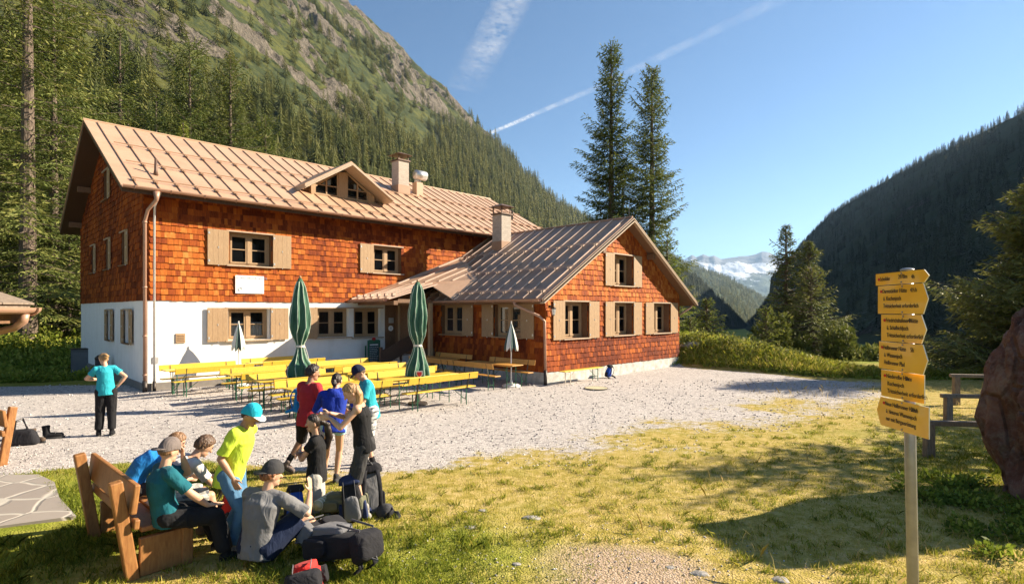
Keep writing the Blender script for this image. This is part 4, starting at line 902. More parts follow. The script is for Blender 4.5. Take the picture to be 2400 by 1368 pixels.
def bench_proto(mat, back=True):
    t = empty('beer_bench', (0, 0, 0))
    q = MB(); q.bb((-1.1, -.125, .445), (1.1, .125, .475)); q.build('seat', M[mat], t, bevel=.006)
    for x in (-.78, .78):
        q = MB(); uframe(q, x, .11, .445); q.build('leg', M['green_steel'], t)
    if back:
        q = MB(); A = np.array([(1, 0, 0), (0, math.cos(R(-12)), math.sin(R(-12))), (0, -math.sin(R(-12)), math.cos(R(-12)))]); q.box((0, .205, .775), (2.2, .024, .175), A); q.build('backrest', M[mat], t, bevel=.01)
        for x in (-.80, .80):
            q = MB(); q.bar((x, .10, .40), (x, .222, .85), .045, .012, up=(1, 0, 0)); q.tube([(x, .11, .44), (x, .03, .10)], .009, 5); q.build('back_support', M['steel_dark'], t)
    return t
def table_proto(mat):
    t = empty('beer_table', (0, 0, 0)); q = MB()
    q.bb((-1.1, -.25, .745), (1.1, .25, .772)); q.bb((-1.0, -.22, .715), (1.0, -.19, .745)); q.bb((-1.0, .19, .715), (1.0, .22, .745)); q.build('tabletop', M[mat], t, bevel=.005)
    for x in (-.8, .8):
        q = MB(); uframe(q, x, .2, .72); q.build('leg', M['green_steel'], t)
    return t
BP = {m: bench_proto(m) for m in ('yellow', 'shaded_yellow')}; TP = {m: table_proto(m) for m in ('yellow', 'shaded_yellow')}
used = set()
def place(lib, m, u, v, rz, label, cat, group):
    t = lib[m] if (id(lib), m) not in used else copy_tree(lib[m]); used.add((id(lib), m)); put(t, u, v, rz); tag(t, label, cat, group); return t
sets = [  # u centre, back v of bench facing camera, back v of bench facing the wall, words
    (1.28, -.92, -2.30, 'set against the white wall beside the corner downpipe', True),
    (3.85, -.32, -1.92, 'set under the curtained ground-floor window', True),
    (2.20, -3.38, -4.92, 'set in the second row from the wall, left column', True),
    (2.20, -5.30, -6.85, 'set around the left green parasol', True),
    (2.15, -7.22, -8.80, 'nearest set of the left column, behind the standing group', True),
    (4.92, -3.05, -4.88, 'set below the entrance steps, right column', True),
    (4.88, -5.37, -6.86, 'set in the middle of the right column', True),
    (4.62, -7.18, -8.98, 'nearest set of the right column, around the right green parasol', True)]
jr = random.Random(5)
for u, vf, vr, wd, _ in sets:
    a = jr.uniform(-.02, .03)
    place(BP, 'yellow', u, vf-.205, a, 'bench facing the yard, '+wd, 'bench', 'yellow benches with backrests')
    place(BP, 'yellow', u+jr.uniform(-.05, .1), vr+.205, math.pi+a+jr.uniform(-.02, .04), 'bench facing the wall, '+wd, 'bench', 'yellow benches with backrests')
    place(TP, 'yellow', u-.05, (vf+vr)/2, a, 'yellow folding table, '+wd, 'table', 'yellow folding tables')
for v, wd in ((-3.6, 'nearer the entrance'), (-6.75, 'nearer the wing corner')):
    place(BP, 'shaded_yellow', 9.37-.205, v, -math.pi/2, 'shaded bench against the wing wall, '+wd, 'bench', 'shaded benches by the wing')
    place(BP, 'shaded_yellow', 7.5+.205, v+(-.85 if v > -4 else .05), math.pi/2, 'shaded bench with its back to the yellow benches, '+wd, 'bench', 'shaded benches by the wing')
    place(TP, 'shaded_yellow', 8.45, v-.1, math.pi/2, 'shaded folding table beside the wing wall, '+wd, 'table', 'shaded tables by the wing')
b0 = bench_proto('yellow', False); b0.name = 'backless_bench'; put(b0, 11.25, -8.35, 0); tag(b0, 'low backless bench with green legs in front of the wing foundation', 'bench')
b0.children[0].data.materials[0] = plain('glare_lit_board', (.66, .60, .48), .6)  # seat colour paled to carry the sun glare on the board

# closed parasols
k = NT('parasol_green'); co = k.co(); k.set('Base Color', k.ramp(k.noise(k.map(co, (6, 6, .8)), 3, 4), [(.3, (.02, .075, .045)), (.7, (.05, .15, .09))])); k.set('Roughness', .8); k.bump(k.noise(k.map(co, (4, 4, .7)), 6, 4), .6, .04); M['parasol'] = k.m
M['piping'] = plain('pale_piping', (.50, .60, .48), .8); M['strap_white'] = plain('pale_tie', (.62, .60, .54), .8)
def parasol(u, v, H, seed, label, zb=.72, crest=0):
    e = empty('closed_parasol', (0, 0, 0), 0, label, 'parasol', 'closed green parasols'); put(e, u, v, 0); r = np.random.default_rng(seed)
    zs = np.array([zb, zb+.12, zb+.35, 1.2, 1.42, 1.56, 1.62, 1.78, 2.05, 2.3, 2.6, 2.9, 3.15, H-.03, H]); rr = np.array([.27, .30, .27, .18, .115, .085, .09, .15, .205, .215, .19, .15, .105, .055, .045])
    zi = np.linspace(zb, H, 60); ri = np.interp(zi, zs, rr); n = 96; th = np.linspace(0, 2*np.pi, n, endpoint=False); ph = fbm(np.column_stack([zi*1.3, zi*0+seed]), 2, seed)*.3
    fold = np.cos(8*(th[None]+ph[:, None]))*.20+np.cos(16*(th[None]+1.7*ph[:, None])+1)*.07+fbm(np.column_stack([np.tile(np.cos(th), 60)*2, np.tile(np.sin(th), 60)*2, np.repeat(zi*2.2, 96)]), 3, seed+3).reshape(60, 96)*.22
    rad = ri[:, None]*(1+fold*np.interp(zi, [zb, 1.5, 1.62, 1.8, H-.2, H], [.9, .5, .5, 1, .8, 0])[:, None]); zoff = np.where(zi < zb+.2, 1, 0)[:, None]*(fold*.35-.02)
    V_ = np.stack([rad*np.cos(th), rad*np.sin(th), zi[:, None]+zoff], 2).reshape(-1, 3)
    F = np.array([(i*n+j, i*n+(j+1) % n, (i+1)*n+(j+1) % n, (i+1)*n+j) for i in range(59) for j in range(n)]); npmesh('canopy', V_, F, M['parasol'], e, smooth=True)
    for k_ in range(8):
        a = 2*math.pi*k_/8; P = []
        for i in range(0, 60, 3):
            aa = a-ph[i]; j = int(round((aa % (2*np.pi))/(2*np.pi)*n)) % n; q = V_[i*n+j].copy(); q[:2] *= 1.02; P.append(q)
        mb = MB(); mb.tube(P, .009, 5); mb.build('piping', M['piping'], e)
    mb = MB(); mb.tube([(0, 0, 1.545), (0, 0, 1.60)], .115, 20); mb.tube([(.11, -.04, 1.57), (.17, -.08, 1.35), (.2, -.12, 1.1)], [.012, .01, .012], 5); mb.build('tie', M['strap_white'], e)
    mb = MB(); mb.tube([(0, 0, -.02), (0, 0, H+.02)], .024, 10); mb.ball((0, 0, H+.03), .035); mb.build('pole', M['wood_mid'], e)
    mb = MB(); mb.lathe([(.26, 0), (.26, .05), (.08, .09), (.05, .3)], 20); mb.build('base', M['iron'], e)
    if crest:
        th_ = crest; c = np.array((math.cos(th_)*.315, math.sin(th_)*.315, zb+.22)); d = np.array((math.cos(th_), math.sin(th_), 0)); s_ = np.array((-d[1], d[0], 0)); up = np.array((0, 0, 1))
        for sz, m, o_ in ((.085, 'strap_white', 0), (.06, 'redcloth', .006)):
            mb = MB(); p = [c+d*o_+s_*x*sz+up*y*sz for x, y in ((-1, 1), (1, 1), (1, -.2), (0, -1.2), (-1, -.2))]; q = [x-d*.01 for x in p]; mb.add(p+q, [(0, 1, 2, 3, 4), (9, 8, 7, 6, 5)]+[(i, i+5, (i+1) % 5+5, (i+1) % 5) for i in range(5)]); mb.build('crest_patch', M[m], e)
    return e
M['redcloth'] = cloth('red_cloth', (.45, .03, .03))
parasol(2.2, -6.05, 3.35, 3, 'left closed green parasol tied in the middle, above the yellow benches', crest=math.radians(-150)-ANG)
parasol(4.55, -7.98, 3.27, 8, 'right closed green parasol with a red crest near its hem', zb=.62, crest=math.radians(-72)-ANG)
k = NT('striped_parasol'); co = k.co(); sx = k.n('SeparateXYZ', {0: co}); an = k.math('ARCTAN2', sx.outputs[1], sx.outputs[0]); f = k.math('GREATER_THAN', k.math('SINE', k.math('MULTIPLY', an, 4)), 0)
k.set('Base Color', k.mix(f, (.05, .09, .08), (.66, .68, .64))); k.set('Roughness', .8); M['stripe'] = k.m
def small_parasol(u, v, label):
    e = empty('small_parasol', (0, 0, 0), 0, label, 'parasol', 'small striped parasols'); put(e, u, v, 0); n = 64; zi = np.linspace(1.22, 2.1, 24); th = np.linspace(0, 2*np.pi, n, endpoint=False)
    ri = np.interp(zi, [1.22, 1.3, 1.6, 1.9, 2.04, 2.1], [.19, .205, .15, .075, .03, .012]); rad = ri[:, None]*(1+.16*np.cos(8*th)[None]); V_ = np.stack([rad*np.cos(th), rad*np.sin(th), zi[:, None]-(.06*np.cos(8*th)[None]*(zi < 1.3)[:, None])], 2).reshape(-1, 3)
    npmesh('canopy', V_, np.array([(i*n+j, i*n+(j+1) % n, (i+1)*n+(j+1) % n, (i+1)*n+j) for i in range(23) for j in range(n)]), M['stripe'], e, smooth=True)
    mb = MB(); mb.tube([(0, 0, .05), (0, 0, 2.16)], .021, 10); mb.build('pole', M['white'], e)
    mb = MB(); mb.lathe([(.30, 0), (.31, .04), (.22, .085), (.06, .10), (.04, .2), (.04, .2)], 24); mb.build('base', M['white'], e)
    return e
small_parasol(8.81, -7.29, 'small closed striped parasol on a white base at the wing corner')
small_parasol(2.51, -.78, 'small closed striped parasol in front of the curtained window')

# writing
def text(s, size, parent, M4, mat, name='lettering', ext=.002, align='LEFT'):
    c = bpy.data.curves.new('t', 'FONT'); c.body = s; c.size = size; c.extrude = ext; c.align_x = align; c.resolution_u = 3
    o = bpy.data.objects.new('t', c); COL.objects.link(o); dg = bpy.context.evaluated_depsgraph_get(); me = bpy.data.meshes.new_from_object(o.evaluated_get(dg)); bpy.data.objects.remove(o)
    me.materials.clear(); me.materials.append(mat); q = bpy.data.objects.new(name, me); COL.objects.link(q); q.parent = parent; q.matrix_local = M4; return q
def facing(ox, oy, oz, xdir, ydir=(0, 0, 1)):
    x = Vector(xdir).normalized(); y = Vector(ydir).normalized(); z = x.cross(y); m = Matrix((x, y, z)).transposed().to_4x4(); m.translation = (ox, oy, oz); return m
M['ink'] = plain('black_ink', (.03, .03, .04), .6); M['blueink'] = plain('faded_blue_ink', (.16, .20, .28), .6); M['redink'] = plain('red_dot', (.55, .02, .015), .5); M['signwhite'] = plain('sign_white', (.82, .82, .80), .5, var=.02)
e = empty('name_sign', (C0[0], C0[1], 0), ANG, 'white name board reading KONSTANZER HÜTTE on the shingled front wall', 'sign')
mb = MB(); mb.bb((2.65, -.075, 3.10), (3.61, -.052, 3.72)); mb.build('board', M['signwhite'], e, bevel=.003)
text('KONSTANZER HÜTTE', .105, e, facing(2.68, -.077, 3.60, (1, 0, 0)), M['blueink'])
mb = MB(); mb.tube([(2.80+.07*math.cos(a), -.078, 3.24+.07*math.sin(a)) for a in np.linspace(0, 6.28, 25)], .006, 5); mb.tube([(2.80+.045*math.cos(a), -.078, 3.24+.045*math.sin(a)) for a in np.linspace(.4, 4.6, 12)], .005, 4); mb.box((2.81, -.078, 3.24), (.05, .004, .012)); mb.build('emblem', M['blueink'], e)
e = empty('wooden_plaque', (C0[0], C0[1], 0), ANG, 'small carved wooden plaque on the white wall left of the window', 'plaque')
mb = MB(); mb.bb((.85, -.035, 1.46), (1.13, -.003, 1.77)); mb.build('board', M['wood_mid'], e, bevel=.012)
mb = MB(); [mb.bb((.885, -.0395, z), (1.095, -.0355, z+.018)) for z in (1.52, 1.575, 1.63, 1.685)]; mb.build('carving', M['wood_dark'], e)
mb = MB(); mb.bb((.22, -.03, .86), (.38, -.003, 1.05)); mb.build('wall_vent', M['zinc'], hut)
e = empty('menu_board', (0, 0, 0), 0, 'green framed chalk menu board standing beside the entrance', 'menu board'); put(e, 7.72, -.62, R(-4))
mb = MB(); mb.bb((-.27, -.02, .05), (-.22, .02, 1.32)); mb.bb((.22, -.02, .05), (.27, .02, 1.32)); mb.bb((-.22, -.02, 1.2), (.22, .02, 1.34)); mb.bb((-.22, -.02, .30), (.22, .02, .36)); mb.bb((-.27, .2, .0), (-.22, .24, 1.1)); mb.bb((.22, .2, .0), (.27, .24, 1.1)); mb.build('frame', M['green_steel'], e)
mb = MB(); mb.bb((-.22, -.01, .36), (.22, .01, 1.2)); mb.build('slate', plain('slate_green', (.03, .055, .05), .6), e)
mb = MB(); mb.tube([(0, -.02, 1.36), (0, .02, 1.36)], .075, 16); mb.build('emblem', M['redcloth'], e)
rr = random.Random(3); mb = MB(); mb.bb((-.18, -.014, 1.12), (.18, -.011, 1.16))
for i in range(9):
    x = -.19
    while x < .12: L = rr.uniform(.03, .09); mb.bb((x, -.013, 1.04-i*.072), (x+L, -.0105, 1.052-i*.072)); x += L+.02
mb.build('chalk_lines', M['signwhite'], e)
mb = MB(); p = np.array((8.88, -.045, 1.76)); mb.tube([p, p-np.array((0, .012, 0))], .115, 24); o = mb.build('round_sign', M['signwhite']); o.location = (C0[0], C0[1], 0); o.rotation_euler = (0, 0, ANG); tag(o, 'small round white sign on the brown entrance wall', 'sign')
mb = MB(); [mb.bb((8.84, -.0605, z), (8.92, -.0575, z+.012)) for z in (1.72, 1.76, 1.80)]; mb.build('print', M['blueink'], o)
mb = MB(); mb.bb((8.78, -.055, 1.98), (9.02, -.042, 2.2)); o = mb.build('notice', plain('grey_notice', (.38, .36, .33), .7)); o.location = (C0[0], C0[1], 0); o.rotation_euler = (0, 0, ANG); tag(o, 'grey rectangular notice above the round sign at the entrance', 'notice')
# yellow trail signs
k = NT('signal_yellow'); k.set('Base Color', k.ramp(k.noise(k.co(), 5, 4), [(.3, (.78, .40, .008)), (.7, (.88, .50, .015))])); k.set('Roughness', .32); k.set('Coat Weight', .3); M['sign_yellow'] = k.m
M['galv'] = plain('galvanised_steel', (.30, .30, .31), .38, .55, .15, nscale=14); M['sign_edge'] = plain('sign_edge', (.75, .70, .55), .4)
sp = empty('trail_signpost', (2.335, 3.2, 0), 0, 'galvanised post carrying six yellow hiking direction signs', 'signpost')
mb = MB(); mb.tube([(0, 0, -.3), (-.035, 0, 1.6), (-.055, 0, 2.735)], .029, 20); mb.build('pole', M['galv'], sp, True)
mb = MB(); mb.ball((-.055, 0, 2.735), (.036, .036, .012)); mb.build('pole_cap', M['galv'], sp, True)
boards = [ # far y, near y, z top, z bottom, yaw deg, arrow at near (+1) or far (-1), lines, time
    (3.42, 2.985, 2.725, 2.655, 0, 1, [('Scheibler', '2978m', '4h')]),
    (3.40, 3.0, 2.650, 2.482, 1, 1, [('Darmstädter Hütte', '', '4½h'), ('ü. Kuchenjoch', '', ''), ('Trittsicherheit erforderlich', '', '')]),
    (3.37, 3.02, 2.477, 2.318, 2, 1, [('Friedrichshafener Hütte', '', '4h'), ('ü. Schafbichljoch', '', ''), ('Trittsicherheit erforderlich', '', '')]),
    (3.39, 2.985, 2.314, 2.152, -1, 1, [('Heilbronner Hütte', '', '5h'), ('ü. Wannenjoch', '', ''), ('Heilbronner Pfad', '', '')]),
    (3.37, 3.06, 2.145, 1.987, 6, 0, [('Niederelbe Hütte', '', '8h'), ('Kuchenjoch', '', ''), ('Trittsicherheit erforderlich', '', '')]),
    (3.41, 2.985, 1.980, 1.808, 0, -1, [('Neue Heilbronner Hütte', '', '3½h'), ('ü. hinteres Wannenjoch', '', ''), ('nur mit Bergausrüstung', '', '')])]
for yf, yn, zt, zb, yaw, ar, lines in boards:
    L = yf-yn; e_x = .0; H = zt-zb; pts = [(0, 0), (L, 0), (L, H), (0, H)]; t = .035
    if ar == 1: pts = [(0, 0), (L-t, 0), (L, H/2), (L-t, H), (0, H)]
    if ar == -1: pts = [(t, 0), (L, 0), (L, H), (t, H), (0, H/2)]
    q = empty('sign_board', (-.055-.035, yf-3.2, zb), R(-90+yaw)); q.parent = sp     # local x runs from the far end to the near end, face towards local -y
    n = len(pts); mb = MB(); mb.add([(x, -.002, z) for x, z in pts]+[(x, .004, z) for x, z in pts], [tuple(range(n)), tuple(range(n, 2*n))[::-1]]); mb.mi = 1; mb.add([(x, -.002, z) for x, z in pts]+[(x, .004, z) for x, z in pts], [(i, i+n, (i+1) % n+n, (i+1) % n) for i in range(n)])
    mb.build('plate', [M['sign_yellow'], M['sign_edge']], q)
    x0 = .03+(t if ar == -1 else 0); fs = .036 if len(lines) > 1 else .034
    for i, (a, b, c) in enumerate(lines):
        z = H-.045-.044*i if len(lines) > 1 else H/2-.010
        text(a, fs, q, facing(x0+(.012 if i == 0 else .02), -.004, z, (1, 0, 0)) @ Matrix.Diagonal((.72, 1, 1, 1)), M['ink'], ext=.0006)
        if b: text(b, fs, q, facing(.20, -.004, z+.005, (1, 0, 0)) @ Matrix.Diagonal((.8, 1, 1, 1)), M['ink'], ext=.0006)
        if c: text(c, fs, q, facing(L-.13, -.004, z, (1, 0, 0)) @ Matrix.Diagonal((.8, 1, 1, 1)), M['ink'], ext=.0006)
    mb = MB(); z = H-.034 if len(lines) > 1 else H/2; mb.tube([(x0, -.004, z), (x0, -.002, z)], .009, 10); mb.build('trail_dot', M['redink'], q)
    mb = MB(); [mb.tube([(L*.52, -.006, z), (L*.52, -.002, z)], .005, 8) for z in (.010, H-.010)]; mb.build('screw', M['galv'], q)

# boulder, rail fences, shed corner, utility box, bin, manhole, paving
def rockmesh(name, loc, rad, seed, mat, label=None, cat='rock', sub=5, rough=.22, rz=0, f=1.0, group=None, kind=None):
    bm = bmesh.new(); bmesh.ops.create_icosphere(bm, subdivisions=sub, radius=1); P = np.array([v.co[:] for v in bm.verts]); d = P.copy()
    s_ = 1+fbm(d*1.1*f+seed, 4, seed)*rough*1.6+np.abs(fbm(d*2.7*f+seed*3, 4, seed+5))*-rough*.6; P = d*s_[:, None]
    for nrm_ in np.random.default_rng(seed).normal(0, 1, (7, 3)):      # flat broken faces
        m = nrm(nrm_); h = P@m; lim = .80; P = P-np.outer(np.maximum(0, h-lim)*.85, m)
    P *= np.array(rad)
    for v, p in zip(bm.verts, P): v.co = p
    me = bpy.data.meshes.new(name); bm.to_mesh(me); bm.free(); me.materials.append(mat); me.polygons.foreach_set('use_smooth', np.ones(len(me.polygons), bool))
    o = bpy.data.objects.new(name, me); COL.objects.link(o); o.location = loc; o.rotation_euler = (0, 0, rz)
    return tag(o, label, cat if label else None, group, kind)
k = NT('red_boulder'); co = k.co(); a = k.noise(co, 1.3, 8, .7); b = k.noise(co, 7, 6, .7)
c = k.ramp(a, [(.32, (.06, .035, .03)), (.48, (.16, .065, .045)), (.6, (.24, .13, .10)), (.75, (.30, .25, .22))]); k.set('Base Color', k.mix(k.ramp(b, [(.45, gray(0)), (.7, gray(.7))]), c, (.30, .24, .20))); k.set('Roughness', .9); cr_ = k.n('TexVoronoi', {'Vector': k.map(co, (1, 1, .6)), 'Scale': 1.6}, feature='DISTANCE_TO_EDGE').outputs['Distance']; k.bump(k.math('ADD', k.math('ADD', a, b), k.math('MULTIPLY', k.ramp(cr_, [(0, gray(0)), (.05, gray(1))]), .8)), 1.0, .12); M['redrock'] = k.m
k = NT('grey_stone'); co = k.co(); b = k.noise(co, 5, 6, .7); k.set('Base Color', k.ramp(b, [(.3, (.14, .13, .12)), (.6, (.36, .34, .32)), (.8, (.5, .47, .44))])); k.set('Roughness', .9); k.bump(b, .7, .05); M['stone'] = k.m
rockmesh('boulder', (8.0, 7.35, 1.15), (1.6, .92, 2.45), 4, M['redrock'], 'huge red-brown boulder at the right edge of the yard', 'boulder', 6, .34)
for i, (x, y, z, s_, lb) in enumerate([(8.6, 26.2, .8, .55, 'grey rock on the bank beside the wing corner'), (10.2, 27.2, .85, .6, 'pale flat rock on the bank crest behind the plants'), (15.3, 21.7, .15, .65, 'flat grey slab in the plants near the end of the bank'), (17.3, 21.5, -.2, .45, 'dark rock at the far edge of the meadow'), (2.9, 17.0, .0, .0, '')]):
    if s_: rockmesh('rock', (x, y, z), (s_*1.3, s_, s_*.45), 20+i, M['stone'], lb, 'rock', 3, .25)
for i, (px, py, s_, lb) in enumerate([(1130, 1197, .07, 'pale stone in the grass right of the backpacks'), (1103, 1237, .09, 'dark flat stone in the grass'), (1090, 1200, .04, 'small pale pebble beside the pale stone'), (1570, 1330, .05, 'rounded stone at the bare patch, left one'), (1640, 1345, .10, 'dark half-buried stone at the lower edge'), (1830, 1360, .09, 'pale stone at the lower edge left of the signpost'), (1245, 1215, .12, 'flat pale rock slab flush with the grass'), (1210, 1322, .05, 'small upright white stone near the lower edge')]):
    Yg = 3250/(py-728); rockmesh('stone', ((px-1200)/1300*Yg, Yg, .004), (s_*.95, s_*.7, s_*.26), 40+i, M['stone'], lb, 'stone', 3, .25)
M['greywood'] = wood('weathered_rail', (.16, .12, .09), (.32, .25, .19), rough=.85)
for (px, py, ptop), (ex, ey), lb in [((2177, 1070, 988), (9.9, 9.3), 'low weathered rail behind the signpost, nearest of three'), ((2222, 990, 925), (12.6, 12.1), 'low weathered rail in the middle of three'), ((2241, 948, 878), (14.6, 14.4), 'low weathered rail, farthest of three by the large spruce')]:
    Yg = 3250/(py-728); x = (px-1200)/1300*Yg; zt = 2.5-(ptop-728)/1300*Yg; z0 = tz(x, Yg)-.1
    e = empty('rail_barrier', (x, Yg, z0), 0, lb, 'rail', 'low rails right of the yard'); d = nrm((ex-x, ey-Yg, 0)); L = math.hypot(ex-x, ey-Yg)
    for s_ in (0, L*.92):
        mb = MB(); mb.box(d*s_+np.array((0, 0, (zt-z0)/2-.1)), (.14, .14, zt-z0-.06+.2), (d, np.cross((0, 0, 1), d), (0, 0, 1)), .94); mb.build('post', M['greywood'], e, bevel=.01)
    mb = MB(); mb.bar(d*-.15+np.array((0, 0, zt-z0-.02)), d*L+np.array((0, 0, zt-z0-.03)), .10, .085); mb.build('rail', M['greywood'], e, bevel=.012)
sh = empty('shed', (-4.85, 5.65, 0), 0, 'corner of a wooden shed roof with copper gutter at the left edge', 'shed')
mb = MB(); slab(mb, [(-.06, 0, 2.56), (-.06, -3.2, 2.56), (-4.2, -3.2, 3.6), (-4.2, 0, 3.6)], .03); rf = mb.build('roof', M['greywood'], sh)
mb = MB()
for i in range(14):
    for j in range(9): x = -.02-i*.24; q = random.uniform(-.02, .02); slab(mb, [(x+q, .02-j*.36, 2.575+(-x)*.25), (x+q, .02-j*.36-.35, 2.575+(-x)*.25), (x-.4, .02-j*.36-.35, 2.60+(-x+.4)*.25), (x-.4, .02-j*.36, 2.60+(-x+.4)*.25)], .018)
mb.build('shingle_layer', M['greywood'], rf)
mb = MB(); slab(mb, [(-.10, -.01, 2.515), (-.10, -3.2, 2.515), (-4.2, -3.2, 3.54), (-4.2, -.01, 3.54)], .14); mb.build('soffit', M['wood_brown'], rf)
mb = MB(); gutter(mb, (.0, -3.2, 2.53), (.0, 0, 2.53), .062); mb.mi = 0; mb.add([(.062*math.cos(a), 0.001, 2.53-.062*math.sin(a)) for a in np.linspace(0, math.pi, 12)], [tuple(range(12))]); mb.build('gutter', M['gutter'], sh)
mb = MB(); mb.tube([(0, -.12, 2.47), (-.02, -.12, 2.40), (-.10, -.13, 2.33), (-.42, -.2, 2.24), (-.9, -.25, 2.20), (-1.0, -.25, 1.9), (-1.0, -.25, 0)], [.035, .04, .036, .033, .033, .033, .033], 12); mb.build('downpipe', M['gutter'], sh, True)
mb = MB(); mb.bb((-4.0, -3.1, -.1), (-1.1, -.3, 2.6)); mb.build('wall', M['wood_brown'], sh)
e = empty('utility_box', (-18.75, 24.2, -.55), R(30), 'dark grey utility box standing at the rear of the left gable wall', 'utility box')
mb = MB(); mb.bb((-.36, -.25, -.2), (.36, .25, 1.38)); mb.build('cabinet', plain('anthracite_metal', (.07, .075, .085), .5), e, bevel=.015); mb = MB(); mb.bb((-.40, -.29, 1.382), (.40, .29, 1.42)); mb.build('lid', M['iron'], e, bevel=.01); mb = MB(); mb.bb((-.30, -.262, .1), (.30, -.2505, 1.25)); mb.build('door', plain('anthracite_door', (.09, .095, .105), .45), e)
e = empty('waste_bin', tuple(W(-.35, 4.6, -.25)), ANG, 'black waste bin against the white gable wall behind the woman', 'bin')
mb = MB(); mb.lathe([(.17, -.1), (.20, 1.0), (.20, 1.0)], 20); mb.build('bin_body', M['iron'], e, True); mb = MB(); mb.lathe([(.21, 1.002), (.21, 1.05), (.12, 1.14), (.02, 1.16)], 20); mb.build('lid', M['iron'], e, True)
mb = MB(); mb.lathe([(.36, -.02), (.36, .022), (.33, .028), (.30, .024), (.02, .024)], 32); o = mb.build('manhole_cover', plain('yellowed_concrete', (.46, .40, .26), .85, bump=.3)); o.location = (2.69, 17.76, .015); tag(o, 'round concrete manhole cover flush in the gravel before the wing', 'manhole cover')
mb = MB(); mb.tube([(.37*math.cos(a), .37*math.sin(a), .012) for a in np.linspace(0, 6.283, 33)], .014, 5); mb.build('rim', M['iron'], o)
k = NT('crazy_paving'); co = k.co(); v1 = k.n('TexVoronoi', {'Vector': k.mix(.25, co, k.n('TexNoise', {'Vector': co, 'Scale': 1.2}).outputs['Color']), 'Scale': 2.3}, feature='DISTANCE_TO_EDGE').outputs['Distance']; v2 = k.n('TexVoronoi', {'Vector': k.mix(.25, co, k.n('TexNoise', {'Vector': co, 'Scale': 1.2}).outputs['Color']), 'Scale': 2.3}); cc = k.n('SeparateColor', {0: v2.outputs['Color']}).outputs[0]
st = k.mix(k.math('MULTIPLY', cc, .7), (.25, .215, .19), (.36, .32, .28)); st = k.mix(k.math('MULTIPLY', k.noise(co, 8, 6), .5), st, (.22, .19, .17)); f = k.ramp(v1, [(.02, gray(1)), (.05, gray(0))]); k.set('Base Color', k.mix(f, st, (.42, .39, .34))); k.set('Roughness', .8); k.bump(k.ramp(v1, [(.01, gray(0)), (.06, gray(1))]), .5, .02); M['paving'] = k.m
pp = [(-13, 8.0), (-9, 8.25), (-7.15, 8.38), (-6.6, 8.0), (-6.0, 7.35), (-5.25, 6.68), (-5.9, 6.35), (-8, 6.15), (-13, 6.2)]
mb = MB(); mb.add([(x, y, .035) for x, y in pp]+[(x, y, -.1) for x, y in pp], [tuple(range(9))[::-1]]+[(i, (i+1) % 9, (i+1) % 9+9, i+9) for i in range(9)]); o = mb.build('paving', M['paving']); tag(o, kind='structure')

# ------------------------------------------------------------------ people
def skinmat(name, col):
    k = NT(name); k.set('Base Color', k.ramp(k.noise(k.co(), 8, 4), [(.3, tuple(c*.88 for c in col)), (.7, tuple(c*1.06 for c in col))])); k.set('Roughness', .5); k.set('Subsurface Weight', .08); k.set('Subsurface Radius', (.02, .008, .004)); k.set('Subsurface Scale', .5); k.bump(k.noise(k.co(), 160, 3), .08, .004); return k.m
def hairmat(name, c1, c2):
    k = NT(name); n = k.noise(k.map(k.co(), (1, 1, .16)), 75, 4, dist=.5); k.set('Base Color', k.ramp(n, [(.35, c1), (.65, c2)])); k.set('Roughness', .42); k.set('Specular IOR Level', .5); k.bump(n, .9, .012); return k.m
M['skin'] = skinmat('fair_skin', (.56, .33, .22)); M['skin2'] = skinmat('tanned_skin', (.42, .23, .145))
M['h_blond'] = hairmat('blond_hair', (.24, .12, .045), (.52, .32, .14)); M['h_brown'] = hairmat('brown_hair', (.05, .026, .015), (.14, .075, .04)); M['h_dark'] = hairmat('dark_hair', (.010, .007, .006), (.045, .026, .02)); M['h_light'] = hairmat('light_brown_hair', (.13, .065, .03), (.30, .165, .08)); M['h_red'] = hairmat('reddish_hair', (.14, .05, .02), (.30, .12, .05))
M['eye'] = plain('eye_dark', (.02, .015, .012), .2); M['lip'] = plain('lip', (.40, .15, .12), .5); M['rubber'] = plain('sole_rubber', (.05, .05, .05), .8); M['sole_white'] = plain('sole_white', (.6, .58, .54), .7)
CL = {n: cloth('cloth_'+n, c, 'plaid' if 'plaid' in n else None) for n, c in dict(turquoise=(.03, .38, .46), teal=(.012, .115, .15), blue=(.012, .10, .50), royal=(.015, .04, .33), grey=(.17, .17, .175), red=(.42, .03, .04), lime=(.55, .72, .06), black=(.014, .014, .016), charcoal=(.045, .045, .048), stone=(.42, .40, .37), greywhite=(.60, .58, .56), jeans=(.09, .20, .34), lightblue=(.35, .58, .66), plaidwhite=(.70, .70, .68), plaidgrey=(.50, .49, .44), navy=(.012, .02, .05), cyan=(.02, .42, .52), capcyan=(.02, .45, .60), white=(.75, .75, .73), taupe=(.17, .14, .13), boot=(.10, .07, .05), bootgrey=(.30, .28, .25), skyblue=(.02, .22, .60), cyan2=(.02, .30, .55)).items()}
